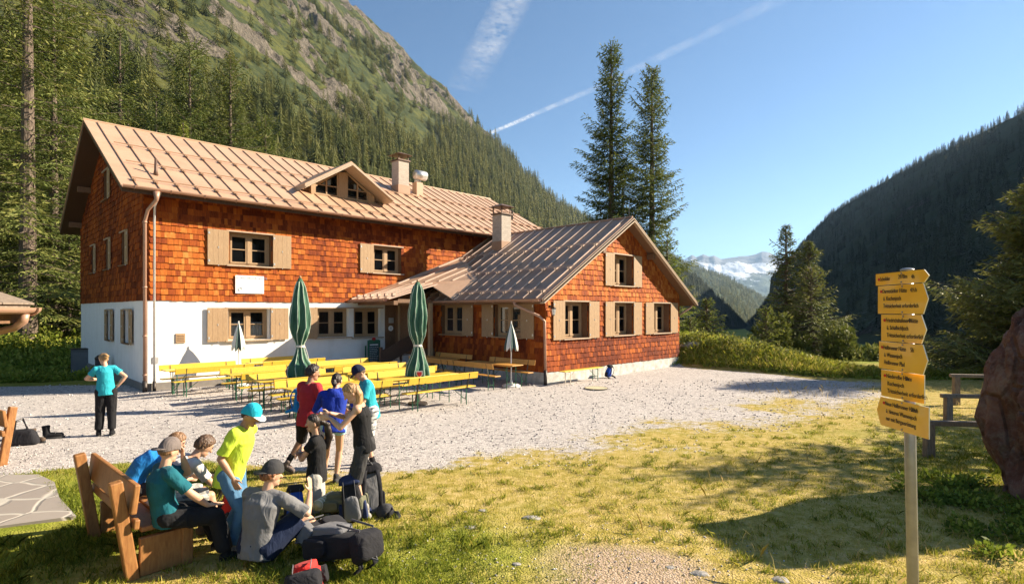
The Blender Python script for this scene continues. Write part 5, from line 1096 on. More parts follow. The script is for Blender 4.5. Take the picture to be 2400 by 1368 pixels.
def bake(mb, name, mat, parent, vox=.008, smooth=4, fold=0, fscale=7, seed=0, hi=None):
    me = bpy.data.meshes.new('tmp'); me.from_pydata(mb.v, [], mb.f); o = bpy.data.objects.new('tmp', me); COL.objects.link(o)
    m = o.modifiers.new('r', 'REMESH'); m.mode = 'VOXEL'; m.voxel_size = vox
    s = o.modifiers.new('s', 'SMOOTH'); s.factor = .5; s.iterations = smooth
    dg = bpy.context.evaluated_depsgraph_get(); n = bpy.data.meshes.new_from_object(o.evaluated_get(dg)); bpy.data.objects.remove(o)
    k_ = len(n.vertices); co = np.empty(k_*3, np.float32); n.vertices.foreach_get('co', co); co = co.reshape(-1, 3)
    if fold:
        nr = np.empty(k_*3, np.float32); n.vertices.foreach_get('normal', nr); nr = nr.reshape(-1, 3)
        P = co*np.array((1, 1, .6))*fscale; wv = fbm(P+seed*3.1, 3, seed)*.6+(1-np.abs(fbm(P*.9+fbm(P*.5, 2, seed+4)[:, None]*1.2, 2, seed+9))*2.6)*.6
        co = co+nr*(wv*fold*1.45)[:, None]; n.vertices.foreach_set('co', co.ravel())
    n.name = name; n.materials.clear(); n.materials.append(mat); n.polygons.foreach_set('use_smooth', np.ones(len(n.polygons), bool)); n.update()
    q = bpy.data.objects.new(name, n); COL.objects.link(q); q.parent = parent; return q
def ik(a, t, l1, l2, pole):
    a = np.array(a, float); t = np.array(t, float); d = t-a; L = np.linalg.norm(d)
    if L > (l1+l2)*.995: t = a+d/L*(l1+l2)*.995; d = t-a; L = np.linalg.norm(d)
    x = d/L; ca = (l1*l1+L*L-l2*l2)/(2*l1*L); h = l1*math.sqrt(max(0, 1-ca*ca)); p = np.array(pole, float); p = nrm(p-x*np.dot(p, x)); return a+x*l1*ca+p*h, t
def person(label, loc, face, S, P, O, seed=0, vox=.008):
    s = S/1.75; sk = M[O.get('skin', 'skin')]; A = lambda v: np.array(v, float)*s
    e = empty('person', (loc[0], loc[1], loc[2] if len(loc) > 2 else 0), R(face-90), label, 'person')
    pel = A(P.get('pel', (0, 0, .96))); nk = A(P.get('nk', (0, .02, 1.47))); up = nrm(nk-pel); sx = nrm(np.array(P.get('sh', (1, 0, 0)), float)); sx = nrm(sx-up*np.dot(sx, up)); hx = nrm(np.array(P.get('hip', (1, 0, 0)), float))
    fw = np.cross(up, sx); wsc = P.get('w', 1.0)
    hf = nrm(np.array(P.get('hd', (0, 1, 0)), float)); hu0 = np.array(P.get('hu', (0, 0, 1)), float); hu = nrm(hu0-hf*np.dot(hu0, hf)); hr = np.cross(hf, hu)
    hc = nk+nrm(hu*.75+up*.35)*.155*s+hf*.025*s
    sho = {1: nk-up*.055*s+sx*.175*s*wsc, -1: nk-up*.055*s-sx*.175*s*wsc}; hipj = {1: pel-np.array((0, 0, .03))*s+hx*.088*s, -1: pel-np.array((0, 0, .03))*s-hx*.088*s}
    J = {}
    for sd, n_ in ((1, 'R'), (-1, 'L')):
        el, wr = ik(sho[sd], A(P.get('h'+n_, (sd*.27, .05, .82))), .285*s, .25*s, P.get('e'+n_, (sd*.4, -1, -.2)))
        kn, an = ik(hipj[sd], A(P.get('f'+n_, (sd*.11, 0, .085))), .43*s, .42*s, P.get('k'+n_, (0, 1, 0)))
        J[n_] = (sho[sd], el, wr, hipj[sd], kn, an)
    cur = P.get('bend', .0)*s; mid = (pel+nk)/2-fw*cur
    def torso(mb, g=0, lo=-.10, hi=.0, wf=1.0, flare=0, nseg=20):
        pts = [pel+up*lo*s, pel+up*.0*s, pel*.72+nk*.28-fw*cur*.75, mid, pel*.28+nk*.72-fw*cur*.75, nk-up*.05*s, nk-up*(.0-hi)*s]
        rx = [.155+flare, .160+flare*.7, .140, .150*wsc, .168*wsc, .150*wsc, .062]; ry = [.115+flare*.5, .118+flare*.5, .100, .108, .115, .082, .058]
        mb.tube(pts, [((a*wf+g)*s, (b*wf+g)*s) for a, b in zip(rx, ry)], nseg, side=sx)
    B = MB(); torso(B)
    B.capsule(nk-up*.02*s, nk*.35+hc*.65, .056*s, .050*s); B.capsule(sho[1], sho[-1], .055*s, .055*s)
    ax = (hr, hf, hu)
    B.ball(hc+hu*.018*s, (.077*s, .095*s, .103*s), ax, 20, 14); B.ball(hc-hu*.055*s+hf*.022*s, (.056*s, .062*s, .062*s), ax, 16, 10)
    B.capsule(hc+hf*.088*s+hu*.012*s, hc+hf*.106*s-hu*.022*s, .010*s, .015*s, 8); B.ball(hc+hf*.082*s+hu*.035*s, (.05*s, .016*s, .012*s), ax, 10, 6); B.ball(hc+hf*.078*s-hu*.062*s, (.026*s, .018*s, .012*s), ax, 8, 6); B.ball(hc+hf*.070*s-hu*.092*s, (.024*s, .022*s, .02*s), ax, 8, 6)
    for q in (1, -1): B.ball(hc+hr*q*.079*s-hu*.005*s-hf*.012*s, (.009*s, .020*s, .032*s), ax, 8, 8)
    for n_, (s0, el, wr, h0, kn, an) in J.items():
        sd = 1 if n_ == 'R' else -1; th = O.get('limb', 1.0)
        B.capsule(s0, el, .047*s*th, .038*s*th); B.capsule(el, el*.65+wr*.35, .038*s*th, .040*s*th); B.capsule(el*.65+wr*.35, wr, .040*s*th, .025*s*th)
        fd = nrm(wr-el); 
        if 'd'+n_ in P: fd = nrm(P['d'+n_])
        pn = np.array(P.get('p'+n_, (-sd, 0, 0)), float); pn = nrm(pn-fd*np.dot(pn, fd)); sdv = np.cross(fd, pn)*sd     # thumb side
        pc = wr+fd*.05*s; B.ball(pc, (.047*s, .040*s, .016*s), (fd, sdv, pn), 12, 8); B.capsule(wr, pc, .023*s, .022*s, 8)
        cu = P.get('c'+n_, .5)
        for i, (off, L) in enumerate(((.029, .070), (.010, .080), (-.010, .075), (-.028, .058))):
            b = pc+fd*.034*s+sdv*off*s*1.0; spread = sdv*off*P.get('spread', 3.0); d1 = nrm(fd+pn*cu*.5+spread); d2 = nrm(fd+pn*cu*1.7+spread); m_ = b+d1*L*.52*s; B.capsule(b-d1*.01*s, m_, .0098*s, .009*s, 8); B.capsule(m_, m_+d2*L*.5*s, .009*s, .0075*s, 8)
        tb = pc-fd*.015*s+sdv*.030*s; td = nrm(fd*.7+sdv*.8+pn*.25); tm = tb+td*.035*s; B.capsule(tb, tm, .0125*s, .0105*s, 8); B.capsule(tm, tm+nrm(fd+sdv*.25+pn*.3)*.032*s, .0105*s, .0085*s, 8)
        B.capsule(h0, kn, .085*s*th, .055*s*th); B.ball(kn, .056*s*th); cf = kn*.68+an*.32-np.array(nrm(np.cross(nrm(an-kn), hx)))*.012*s; B.capsule(kn, cf, .053*s*th, .055*s*th); B.capsule(cf, an, .055*s*th, .034*s*th)
        td = nrm(P.get('t'+n_, (sd*.15, 1, 0))); B.capsule(an-np.array((0, 0, .03))*s, an+td*.10*s-np.array((0, 0, .05))*s, .034*s, .028*s)
    bake(B, 'body', sk, e, min(vox, .0068*max(.85, s)), 3)
    # face
    mb = MB()
    for q in (1, -1): mb.ball(hc+hf*.087*s+hr*q*.031*s+hu*.022*s, (.012*s, .008*s, .006*s), ax, 10, 6)
    mb.build('eyes', M['eye'], e, True)
    mb = MB(); mb.ball(hc+hf*.094*s-hu*.062*s, (.022*s, .007*s, .0055*s), ax, 10, 6); mb.build('mouth', M['lip'], e, True)
    mb = MB(); [mb.capsule(hc+hf*.094*s+hr*q*.018*s+hu*.040*s, hc+hf*.084*s+hr*q*.048*s+hu*.042*s, .0045*s, .003*s, 6) for q in (1, -1)]; mb.build('eyebrows', M[O.get('hair', 'h_brown')], e, True)
    # hair as a sculpted shell
    hst = O.get('hs', 'short'); thick = dict(short=.13, curly=.26, mop=.20, long=.14, tied=.08)[hst]; nu, nv = 120, 64
    ph, thh = np.meshgrid(np.linspace(-math.pi/2, math.pi/2, nv), np.linspace(0, 2*math.pi, nu, endpoint=False), indexing='ij'); r_ = np.cos(ph)*np.cos(thh); f_ = np.cos(ph)*np.sin(thh); u_ = np.sin(ph)
    D = np.stack([r_.ravel(), f_.ravel(), u_.ravel()], 1); capped = 1-sstep(.0, .3, u_) if O.get('cap') else 1
    low = dict(short=-.50, curly=-.62, mop=-.68, long=-.75, tied=-.55)[hst]
    cv = sstep(0, .16, u_-.85*f_+.10+(.14 if hst == 'mop' else 0)+.22*fbm(D*7, 2, seed+8).reshape(u_.shape))*sstep(low-.12, low+.1, u_+.1*f_)
    amp = dict(short=.03, curly=.10, mop=.05, long=.03, tied=.02)[hst]
    stx = fbm(np.column_stack([thh.ravel()*5, ph.ravel()*1.5, ph.ravel()*0+seed]), 3, seed)*amp+(fbm(D*6+seed, 3, seed+1)*amp)+np.abs(fbm(np.column_stack([thh.ravel()*9, ph.ravel()*1.2+fbm(D*3, 2, seed)*.8, ph.ravel()*0]), 2, seed+5))*-.11
    cv = cv*capped; rad = .93+(thick+.07+stx.reshape(cv.shape))*cv; V_ = (hc+hu*.016*s)+D*rad.reshape(-1, 1)*0
    V_ = (hc+hu*.016*s)[None]+(D[:, :1]*hr*.078+D[:, 1:2]*hf*.097+D[:, 2:]*hu*.108)*rad.reshape(-1, 1)*s
    F = np.array([(i*nu+j, i*nu+(j+1) % nu, (i+1)*nu+(j+1) % nu, (i+1)*nu+j) for i in range(nv-1) for j in range(nu)]); hair = npmesh('hair', V_, F, M[O.get('hair', 'h_brown')], e, smooth=True)
    if O.get('tail'):
        T = MB(); pts = [hc+np.array(hr)*a*s+hf*b*s+hu*c*s if k_ == 0 else hc+hr*a*s+hf*b*s+np.array((0, 0, c))*s for k_, (a, b, c, *_) in enumerate(O['tail'])]; T.tube(pts, [(q[3]*s, q[4]*s) for q in O['tail']], 16, side=hr); T.ball(pts[0], O['tail'][0][4]*s*1.2); tl = bake(T, 'long_hair', M[O.get('hair', 'h_brown')], e, .007, 4, .006, 14, seed)
    if O.get('cap'):
        cc, bc, back = (list(O['cap'])+[None, None])[:3]; C = MB(); n1, n2 = 36, 10; vs = []
        for i in range(n2+1):
            a = math.pi/2*i/n2*.98
            for j in range(n1):
                t = 2*math.pi*j/n1; rr_ = math.cos(a)**.8; vs.append(hc+hu*.035*s+(hr*math.cos(t)*.089*rr_+hf*math.sin(t)*.108*rr_+hu*(math.sin(a)*.118-(.035 if math.sin(t) < 0 else 0)*(-math.sin(t))*(1-i/n2)))*s*1.07)
        C.add(vs, [(i*n1+j, i*n1+(j+1) % n1, (i+1)*n1+(j+1) % n1, (i+1)*n1+j) for i in range(n2) for j in range(n1)]+[tuple(n2*n1+j for j in range(n1))]); C.ball(hc+hu*.145*s, .008*s)
        cp = C.build('cap', CL[cc], e, True)
        bd = -hf if back else hf; Q = MB(); top = []; n3 = 13
        for j in range(n3):
            t = math.pi*j/(n3-1); x = math.cos(t)*.075; y = math.sin(t); inner = hc+hu*.040*s+hr*x*s*1.05+bd*(.075+.035*y)*s; outer = hc+hu*(.040-.018*y-.02*abs(math.cos(t))**2*0)*s+hr*x*s*1.08+bd*(.085+.095*y**.6)*s; top += [inner, outer]
        Q.add(top+[p-hu*.006*s for p in top], [(2*i, 2*i+1, 2*i+3, 2*i+2) for i in range(n3-1)]+[(2*n3+2*i+2, 2*n3+2*i+3, 2*n3+2*i+1, 2*n3+2*i) for i in range(n3-1)]+[(2*i+1, 2*n3+2*i+1, 2*n3+2*i+3, 2*i+3) for i in range(n3-1)]); Q.build('brim', CL[bc or cc], cp, True)
    # upper garment
    if O.get('top'):
        T = MB(); sl = O.get('sleeve', .75); torso(T, .013, O.get('hem', -.13), O.get('neckh', -.01), 1.0, O.get('flare', .010)*.6); 
        if sl > 0:
            T.capsule(sho[1], sho[-1], .070*s, .070*s)
            for n_, (s0, el, wr, *_r) in J.items():
                if sl <= 1: T.tube([s0-(el-s0)*.12, s0, s0+(el-s0)*sl*.6, s0+(el-s0)*sl], [.060*s, .068*s, .064*s, .064*s], 16)
                else: T.tube([s0-(el-s0)*.12, s0, (s0+el)/2], [.066*s, .074*s, .064*s], 16); T.capsule(s0, el, .068*s, .054*s); T.tube([el, el+(wr-el)*(sl-1)], [.052*s, .040*s], 14)
        bake(T, O.get('topname', 't_shirt'), CL[O['top']], e, vox, 3, O.get('fold', .0065), 7, seed)
        if sl == 0:
            Q = MB()
            for n_ in 'RL':
                s0 = J[n_][0]; a = s0*.6+nk*.4; Q.tube([a-up*.14*s+fw*.10*s, a-up*.03*s+fw*.065*s, a+up*.022*s, a-up*.03*s-fw*.07*s, a-up*.14*s-fw*.10*s], .012*s, 8)
            Q.build('shoulder_straps', CL[O['top']], e, True)
    if O.get('hood'):
        T = MB(); T.tube([nk+fw*.04*s+sx*.09*s, nk-fw*.05*s+sx*.08*s+up*.0*s, nk-fw*.10*s-up*.03*s, nk-fw*.05*s-sx*.08*s, nk+fw*.04*s-sx*.09*s], .042*s, 12); T.ball(nk-fw*.11*s-up*.07*s, (.10*s, .045*s, .07*s), (sx, fw, up)); bake(T, 'hood', CL[O['top']], e, vox, 5, .005, 9, seed)
    # lower garment
    T = MB(); ln = O.get('legs', 1.9); wd = O.get('legw', 1.0)
    T.tube([pel+up*.075*s, pel+up*.0*s, pel-up*.07*s], [(.158*s, .118*s), (.170*s, .130*s), (.150*s, .120*s)], 20, side=hx)
    for n_, (_a, _b, _c, h0, kn, an) in J.items():
        r0, r1, r2 = .102*s*wd, .078*s*wd, .064*s*wd
        T.ball(h0, r0)
        if ln <= 1: T.tube([h0, h0+(kn-h0)*ln*.5, h0+(kn-h0)*ln], [r0, r0*.93, r0*.88 if wd > 1 else r0*.8], 16)
        else:
            T.capsule(h0, kn, r0, r1); T.tube([kn, kn+(an-kn)*(ln-1)*.5, kn+(an-kn)*(ln-1)], [r1, r1*.92, r2*1.02], 16)
    bake(T, O.get('botname', 'trousers'), CL[O['bottom']], e, vox, 3, O.get('fold2', .007), 8, seed+3)
    # shoes
    for n_ in 'RL':
        an = J[n_][5]; td = nrm(P.get('t'+n_, ((.15 if n_ == 'R' else -.15), 1, 0))); sd = nrm(np.cross(td, (0, 0, 1))); u3 = np.cross(sd, td); T = MB(); b = an-u3*.045*s
        T.capsule(b-td*.03*s, b+td*.13*s-u3*.008*s, .045*s, .037*s); T.ball(b+td*.03*s, (.05*s, .10*s, .04*s), (sd, td, u3)); T.capsule(an-u3*.02*s, an+u3*O.get('shaft', .03)*s, .047*s, .045*s)
        sh = bake(T, 'shoe', CL[O.get('shoe', 'black')], e, .007, 3, .002, 20, seed)
        Q = MB(); n = 20; pl = [b-u3*.040*s+td*(.05+.125*math.cos(a))*s+sd*(.046+.004*math.cos(a))*s*math.sin(a) for a in np.linspace(0, 2*math.pi, n, endpoint=False)]; Q.add(pl+[p+u3*.022*s for p in pl], [tuple(range(n))[::-1], tuple(range(n, 2*n))]+[(i, (i+1) % n, (i+1) % n+n, i+n) for i in range(n)]); Q.build('sole', M[O.get('sole', 'rubber')], sh)
        if O.get('sock'):
            Q = MB(); kn = J[n_][4]; Q.capsule(an, an+(kn-an)*O['sock'][1], .043*s, .049*s); Q.build('sock', CL[O['sock'][0]], e, True)
    return e
P0 = person
F4 = 47.8
person('woman in turquoise T-shirt and black trousers, one hand on her hip', (-8.16, 11.15), 122, 1.66, dict(nk=(-.02, .02, 1.46), hd=(-.45, .75, -.25), hR=(.20, -.02, 1.03), eR=(1, -.35, .1), dR=(-.5, .6, -.5), hL=(-.17, .30, 1.16), eL=(-1, -.25, -.35), fR=(.10, .0, .085), fL=(-.13, .06, .085), w=.86, bend=.02), dict(top='turquoise', bottom='black', hair='h_blond', hs='tied', hem=-.10, sleeve=.55, legw=1.1, shoe='black', limb=1.05, tail=[(0, -.09, .07, .03, .03), (0, -.12, .04, .045, .045), (0, -.10, .0, .03, .03)]), 1)
person('boy in teal T-shirt and grey cap on the near end of the bench', (-3.36, 5.40), F4, 1.60, dict(pel=(0, 0, .58), nk=(.0, -.02, 1.08), bend=.05, hd=(-.25, .85, -.18), w=1.05, hR=(.20, .36, .60), eR=(.7, -.6, -.1), dR=(.05, 1, -.05), pR=(-.1, 0, -1), cR=.12, spread=8.0, hL=(-.05, .17, 1.13), eL=(-.5, .5, -.9), dL=(.05, -.05, 1), pL=(0, -1, 0), fR=(.28, .50, .09), fL=(-.12, .55, .09), kR=(.1, .5, 1), kL=(0, .5, 1), tR=(.3, 1, 0)), dict(top='teal', bottom='black', hair='h_light', hs='short', cap=('taupe', 'taupe', True), sleeve=.80, hem=-.11, legw=1.2, flare=.02, limb=1.08, shoe='black', shaft=.05, fold=.008, fold2=.010), 2, .007)
person('boy in white T-shirt and checked shorts leaning forward on the bench', (-3.66, 5.86), F4, 1.62, dict(pel=(0, 0, .58), nk=(.03, .28, .98), bend=.06, hd=(.1, .8, -.55), hR=(.12, .62, .66), eR=(.6, 0, -1), dR=(-.4, 1, -.05), hL=(-.10, .60, .66), eL=(-.6, 0, -1), dL=(.4, 1, 0), fR=(.16, .46, .10), fL=(-.10, .42, .10), kR=(0, .6, 1), kL=(0, .6, 1)), dict(top='greywhite', bottom='plaidgrey', botname='shorts', legs=.93, legw=1.12, hair='h_brown', hs='mop', sleeve=.75, shoe='boot', shaft=.07, sock=('stone', .25)), 3, .0075)
person('boy in bright blue shirt bent forward at the far end of the bench', (-4.27, 6.22), F4-12, 1.58, dict(pel=(0, 0, .58), nk=(.0, .38, .94), bend=.10, hd=(.2, .9, -.35), hR=(.12, .62, .60), eR=(.6, 0, -1), hL=(-.10, .60, .60), eL=(-.6, 0, -1), fR=(.14, .46, .10), fL=(-.12, .42, .10), kR=(0, .6, 1), kL=(0, .6, 1)), dict(top='skyblue', bottom='charcoal', hair='h_light', hs='mop', sleeve=.9, shoe='boot', fold=.006), 4, .008)
person('boy in lime T-shirt and turquoise cap standing sideways in faded jeans', (-2.93, 5.82), -4, 1.60, dict(pel=(0, -.02, .90), nk=(0, .13, 1.40), bend=-.02, hd=(.05, .92, -.42), hR=(.20, .12, .88), eR=(.35, -1, 0), dR=(-.1, .35, -1), cR=.3, hL=(-.16, -.10, 1.02), eL=(-1, -.7, .1), dL=(.6, .3, -.2), fR=(.10, .06, .085), fL=(-.12, -.18, .085)), dict(top='lime', bottom='jeans', hair='h_dark', hs='short', skin='skin2', cap=('capcyan', 'white'), sleeve=.85, hem=-.16, flare=.035, legw=1.08, shoe='bootgrey', fold=.011), 5, .0075)
person('boy in grey T-shirt and black cap sitting on the grass, back to us', (-2.50, 5.47), 78, 1.74, dict(pel=(0, 0, .20), nk=(.02, .10, .70), bend=.05, hd=(.55, .8, -.15), w=1.08, hR=(.34, .36, .62), eR=(.8, -.3, -.8), dR=(-.15, .2, 1), pR=(-.9, 0, 0), cR=.1, hL=(-.10, .40, .50), eL=(-.8, 0, -.6), fR=(.38, .55, .09), fL=(-.28, .62, .09), kR=(.35, .2, 1), kL=(-.3, .2, 1), tR=(.3, 1, 0)), dict(top='grey', bottom='navy', botname='shorts', legs=.9, legw=1.25, hair='h_red', hs='curly', cap=('charcoal', 'charcoal', True), sleeve=.95, hem=-.12, flare=.02, shoe='boot', fold=.012), 6, .0075)
person('girl in black T-shirt and grey trousers kneeling upright with crossed arms', (-2.45, 6.95), 188, 1.63, dict(pel=(0, 0, .50), nk=(0, .0, 1.02), hd=(-.1, 1, -.05), hR=(-.12, .22, .80), eR=(.7, .2, -.9), dR=(-1, .1, 0), hL=(.10, .24, .78), eL=(-.7, .2, -.9), dL=(1, .05, -.05), pL=(0, -1, 0), pR=(0, -1, 0), fR=(.11, -.42, .10), fL=(-.12, -.42, .10), kR=(0, 1, -.6), kL=(0, 1, -.6), tR=(0, -.8, -.5), tL=(0, -.8, -.5)), dict(top='black', bottom='stone', hair='h_dark', hs='tied', skin='skin', sleeve=.50, hem=-.10, w=.95, tail=[(0, -.10, .01, .03, .035), (0, -.17, -.03, .035, .04), (.0, -.19, -.20, .04, .05), (0, -.16, -.36, .02, .025)], shoe='black'), 7, .0075)
person('blond girl in black tank top plaiting the kneeling girl\'s dark hair', (-1.82, 6.72), 186, 1.68, dict(pel=(0, -.03, .94), nk=(0, .04, 1.44), hd=(-.12, .85, -.5), hR=(.06, .40, 1.31), eR=(.8, 0, -.7), dR=(-.2, 1, -.1), hL=(-.05, .38, 1.27), eL=(-.8, -.1, -.9), dL=(.2, 1, .05), cL=.8, cR=.8, fR=(.10, .16, .085), fL=(-.09, -.06, .085), w=.92), dict(top='black', topname='tank_top', bottom='charcoal', hair='h_blond', hs='long', sleeve=0, neckh=-.07, hem=-.10, legs=1.12, legw=.98, limb=.92, shoe='bootgrey', shaft=.08, sock=('taupe', .2), fold=.005, tail=[(0, -.06, .03, .07, .05), (0, -.10, -.06, .075, .05), (.0, -.10, -.18, .075, .05), (-.03, -.09, -.30, .06, .035), (-.04, -.07, -.40, .02, .012)]), 8, .0075)
person('boy in red T-shirt and dark shorts stepping sideways behind the kneeling girl', (-3.12, 8.42), 62, 1.70, dict(pel=(.02, 0, .93), nk=(.02, .05, 1.44), hd=(.45, .9, -.15), hR=(.18, .28, .98), eR=(.6, -.8, -.4), hL=(-.14, .30, 1.0), eL=(-.8, -.6, -.3), fR=(.10, .05, .085), fL=(-.36, -.06, .16), tL=(.7, .2, -.35), kL=(-.2, 1, 0)), dict(top='red', bottom='black', botname='shorts', legs=1.02, legw=1.05, hair='h_dark', hs='curly', skin='skin2', sleeve=.9, flare=.02, hem=-.14, shoe='taupe', sock=('black', .3), fold=.009), 9, .008)
person('girl in royal blue hooded top and pale blue shorts seen from behind', (-2.57, 8.02), 97, 1.64, dict(pel=(0, -.03, .93), nk=(0, .10, 1.42), hd=(.1, .9, -.25), bend=.04, w=1.08, hR=(.16, .34, 1.05), eR=(.9, -.4, -.5), hL=(-.16, .34, 1.05), eL=(-.9, -.4, -.5), fR=(.02, .04, .085), fL=(-.20, .22, .085)), dict(top='royal', topname='hooded_top', bottom='lightblue', botname='shorts', legs=.28, legw=1.05, hair='h_dark', hs='tied', hood=1, sleeve=1.6, hem=-.13, limb=.95, shoe='charcoal', tail=[(0, -.10, -.02, .03, .03), (0, -.12, -.05, .045, .045), (0, -.10, -.10, .02, .02)], fold=.010), 10, .008)
person('boy in turquoise T-shirt, dark cap and white checked shorts looking down', (-2.32, 9.0), 205, 1.68, dict(pel=(0, -.02, .95), nk=(0, .06, 1.44), hd=(.0, .78, -.55), hR=(.06, .30, 1.14), eR=(.8, -.2, -.9), hL=(-.06, .30, 1.12), eL=(-.8, -.2, -.9), dL=(.4, .8, .2), fR=(.11, .05, .085), fL=(-.09, -.04, .085)), dict(top='turquoise', bottom='plaidwhite', botname='shorts', legs=1.0, legw=1.25, hair='h_brown', hs='short', cap=('navy', 'navy'), sleeve=.85, hem=-.16, flare=.03, shoe='black', sock=('black', .12), fold=.009), 11, .008)
g = MB(); hc_ = None

# ------------------------------------------------------------------ benches and luggage in front
M['benchwood'] = wood('oiled_bench_plank', (.24, .095, .028), (.42, .20, .065), rough=.5)
def plank_bench(x, y, ang, L, label, mat='benchwood', wp=.105):
    """local x along the bench, y towards the front (sitting direction)"""
    e = empty('plank_bench', (x, y, 0), ang, label, 'bench', 'heavy plank benches')
    for s_ in (0, L):
        t = .11; n = 1 if s_ else 0
        mb = MB(); mb.bar((s_, -.02, -.1), (s_, -.17, .93), wp, t*.9, up=(1, 0, 0)); mb.build('rear_post', M[mat], e, bevel=.012)
        mb = MB(); mb.box((s_, .42, .20), (t, .10, .44)); mb.build('front_leg', M[mat], e, bevel=.012)
        mb = MB(); mb.box((s_, .20, .18), (.06, .36, .36)); mb.build('side_panel', M[mat], e, bevel=.008)
    mb = MB(); mb.box((L/2, .14, .425), (L-.02, .20, .05)); mb.box((L/2, .36, .425), (L+.16, .20, .05)); mb.build('seat', M[mat], e, bevel=.01)
    mb = MB(); mb.bar((-.12, -.035, .76), (L+.12, -.035, .76), .05, .27, up=(0, .12, 1)); mb.build('backrest', M[mat], e, bevel=.012)
    mb = MB(); mb.bar((-.10, -.02, .52), (L+.10, -.02, .52), .045, .09, up=(0, .12, 1)); mb.build('lower_rail', M[mat], e, bevel=.01)
    return e
plank_bench(-4.64, 6.22, math.atan2(-.67, .74), 1.50, 'heavy brown plank bench with three boys sitting on it')
plank_bench(-8.27, 8.95, math.atan2(.50, -.87), 1.55, 'heavy plank bench at the left edge beside the boots and black bag')
M['packblack'] = cloth('pack_black', (.018, .018, .022)); M['packgrey'] = cloth('pack_grey', (.16, .16, .17)); M['packred'] = cloth('pack_red', (.48, .035, .03)); M['packblue'] = cloth('pack_blue', (.015, .07, .42)); M['packolive'] = cloth('pack_olive', (.13, .13, .085)); M['packnavy'] = cloth('pack_navy', (.02, .03, .08)); M['mat_pad'] = cloth('sleeping_mat', (.38, .37, .27)); M['packsky'] = cloth('pack_skyblue', (.02, .25, .62)); M['webbing'] = plain('grey_webbing', (.12, .12, .13), .8)
def superbox(c, r, seed, e_=.45, n=26, amp=.05, taper=.15):
    """rounded soft bag volume"""
    ph, th = np.meshgrid(np.linspace(-math.pi/2, math.pi/2, n), np.linspace(0, 2*math.pi, n*2, endpoint=False), indexing='ij'); f = lambda v: np.sign(v)*np.abs(v)**e_
    x = f(np.cos(ph))*f(np.cos(th)); y = f(np.cos(ph))*f(np.sin(th)); z = f(np.sin(ph)); P = np.stack([x.ravel(), y.ravel(), z.ravel()], 1)
    P[:, :2] *= (1-taper*P[:, 2:])/(1+taper*.3); q = 1+fbm(P*1.7+seed, 3, seed)*amp*2+(1-np.abs(fbm(P*2.2+seed, 2, seed+2))*3)*amp*.35; P = P*q[:, None]*np.array(r)+np.array(c)
    m = n*2; F = np.array([(i*m+j, i*m+(j+1) % m, (i+1)*m+(j+1) % m, (i+1)*m+j) for i in range(n-1) for j in range(m)]); return P, F
def backpack(x, y, z, rot, s, cols, label, seed=0, extra=None, name='backpack'):
    e = empty(name, (x, y, z), 0, label, 'backpack'); e.rotation_euler = tuple(R(a) for a in rot); a, b, c = [M['pack'+q] if 'pack'+q in M else M[q] for q in cols]
    P, F = superbox((0, 0, .30*s), (.155*s, .115*s, .29*s), seed); npmesh('main_bag', P, F, a, e, smooth=True)
    P, F = superbox((0, -.01*s, .62*s), (.16*s, .125*s, .065*s), seed+1); npmesh('lid', P, F, b, e, smooth=True)
    P, F = superbox((0, .125*s, .22*s), (.115*s, .05*s, .17*s), seed+2); npmesh('front_pocket', P, F, c, e, smooth=True)
    for q in (-1, 1): P, F = superbox((q*.165*s, .01*s, .16*s), (.04*s, .08*s, .13*s), seed+3+q); npmesh('side_pocket', P, F, b, e, smooth=True)
    for q in (-1, 1):
        mb = MB(); mb.tube([(q*.075*s, -.10*s, .58*s), (q*.085*s, -.17*s, .60*s), (q*.10*s, -.235*s, .48*s), (q*.115*s, -.235*s, .32*s), (q*.12*s, -.18*s, .15*s), (q*.10*s, -.10*s, .07*s)], [(.030*s, .011*s)]*6, 10, side=(1, 0, 0)); mb.build('shoulder_strap', b, e, True)
        mb = MB(); mb.tube([(q*.14*s, -.09*s, .10*s), (q*.22*s, -.14*s, .09*s), (q*.27*s, -.26*s, .05*s), (q*.20*s, -.36*s, .03*s)], [(.042*s, .012*s)]*4, 10, side=(0, 0, 1)); mb.build('hip_belt', b, e, True)
    mb = MB()
    for q in (-1, 1): mb.bar((q*.08*s, .125*s, .62*s), (q*.085*s, .185*s, .36*s), .018*s, .005*s, up=(1, 0, 0)); pass
    mb.tube([(-.03*s, -.10*s, .66*s), (0, -.13*s, .71*s), (.03*s, -.10*s, .66*s)], .008*s, 6); mb.build('webbing', M['webbing'], e)
    if extra == 'mat':
        mb = MB(); mb.tube([(-.26*s, .06*s, -.02*s), (.26*s, .06*s, -.02*s)], .075*s, 20); o = mb.build('rolled_mat', M['mat_pad'], e, True)
        mb = MB(); [mb.tube([(x_, .06*s+.078*s*math.cos(t), -.02*s+.078*s*math.sin(t)) for t in np.linspace(0, 6.283, 20)], .006, 5) for x_ in (-.2*s, -.12*s, -.04*s, .04*s, .12*s, .2*s)]; mb.build('mat_cord', M['strap_white'], o)
    return e
def GP(px, py, z=0): Yg = 1300*(2.5-z)/(py-728); return (px-1200)/1300*Yg, Yg
x, y = GP(745, 1318); backpack(x-.02, y+.05, .16, (78, 4, 60), 1.12, ('black', 'black', 'grey'), 'large black trekking backpack lying in the grass behind the red one', 3)
x, y = GP(800, 1268); backpack(x, y, .13, (74, 20, -35), .80, ('black', 'grey', 'black'), 'black rounded pack with grey straps leaning behind the large black one', 5)
x, y = GP(722, 1392); backpack(x, y, .14, (70, -10, 20), .86, ('red', 'black', 'red'), 'red and black backpack lying at the lower edge of the photo', 7)
x, y = GP(692, 1222); backpack(x, y, .0, (10, 0, 200), .62, ('blue', 'black', 'blue'), 'blue and black backpack standing left of the kneeling girl', 9)
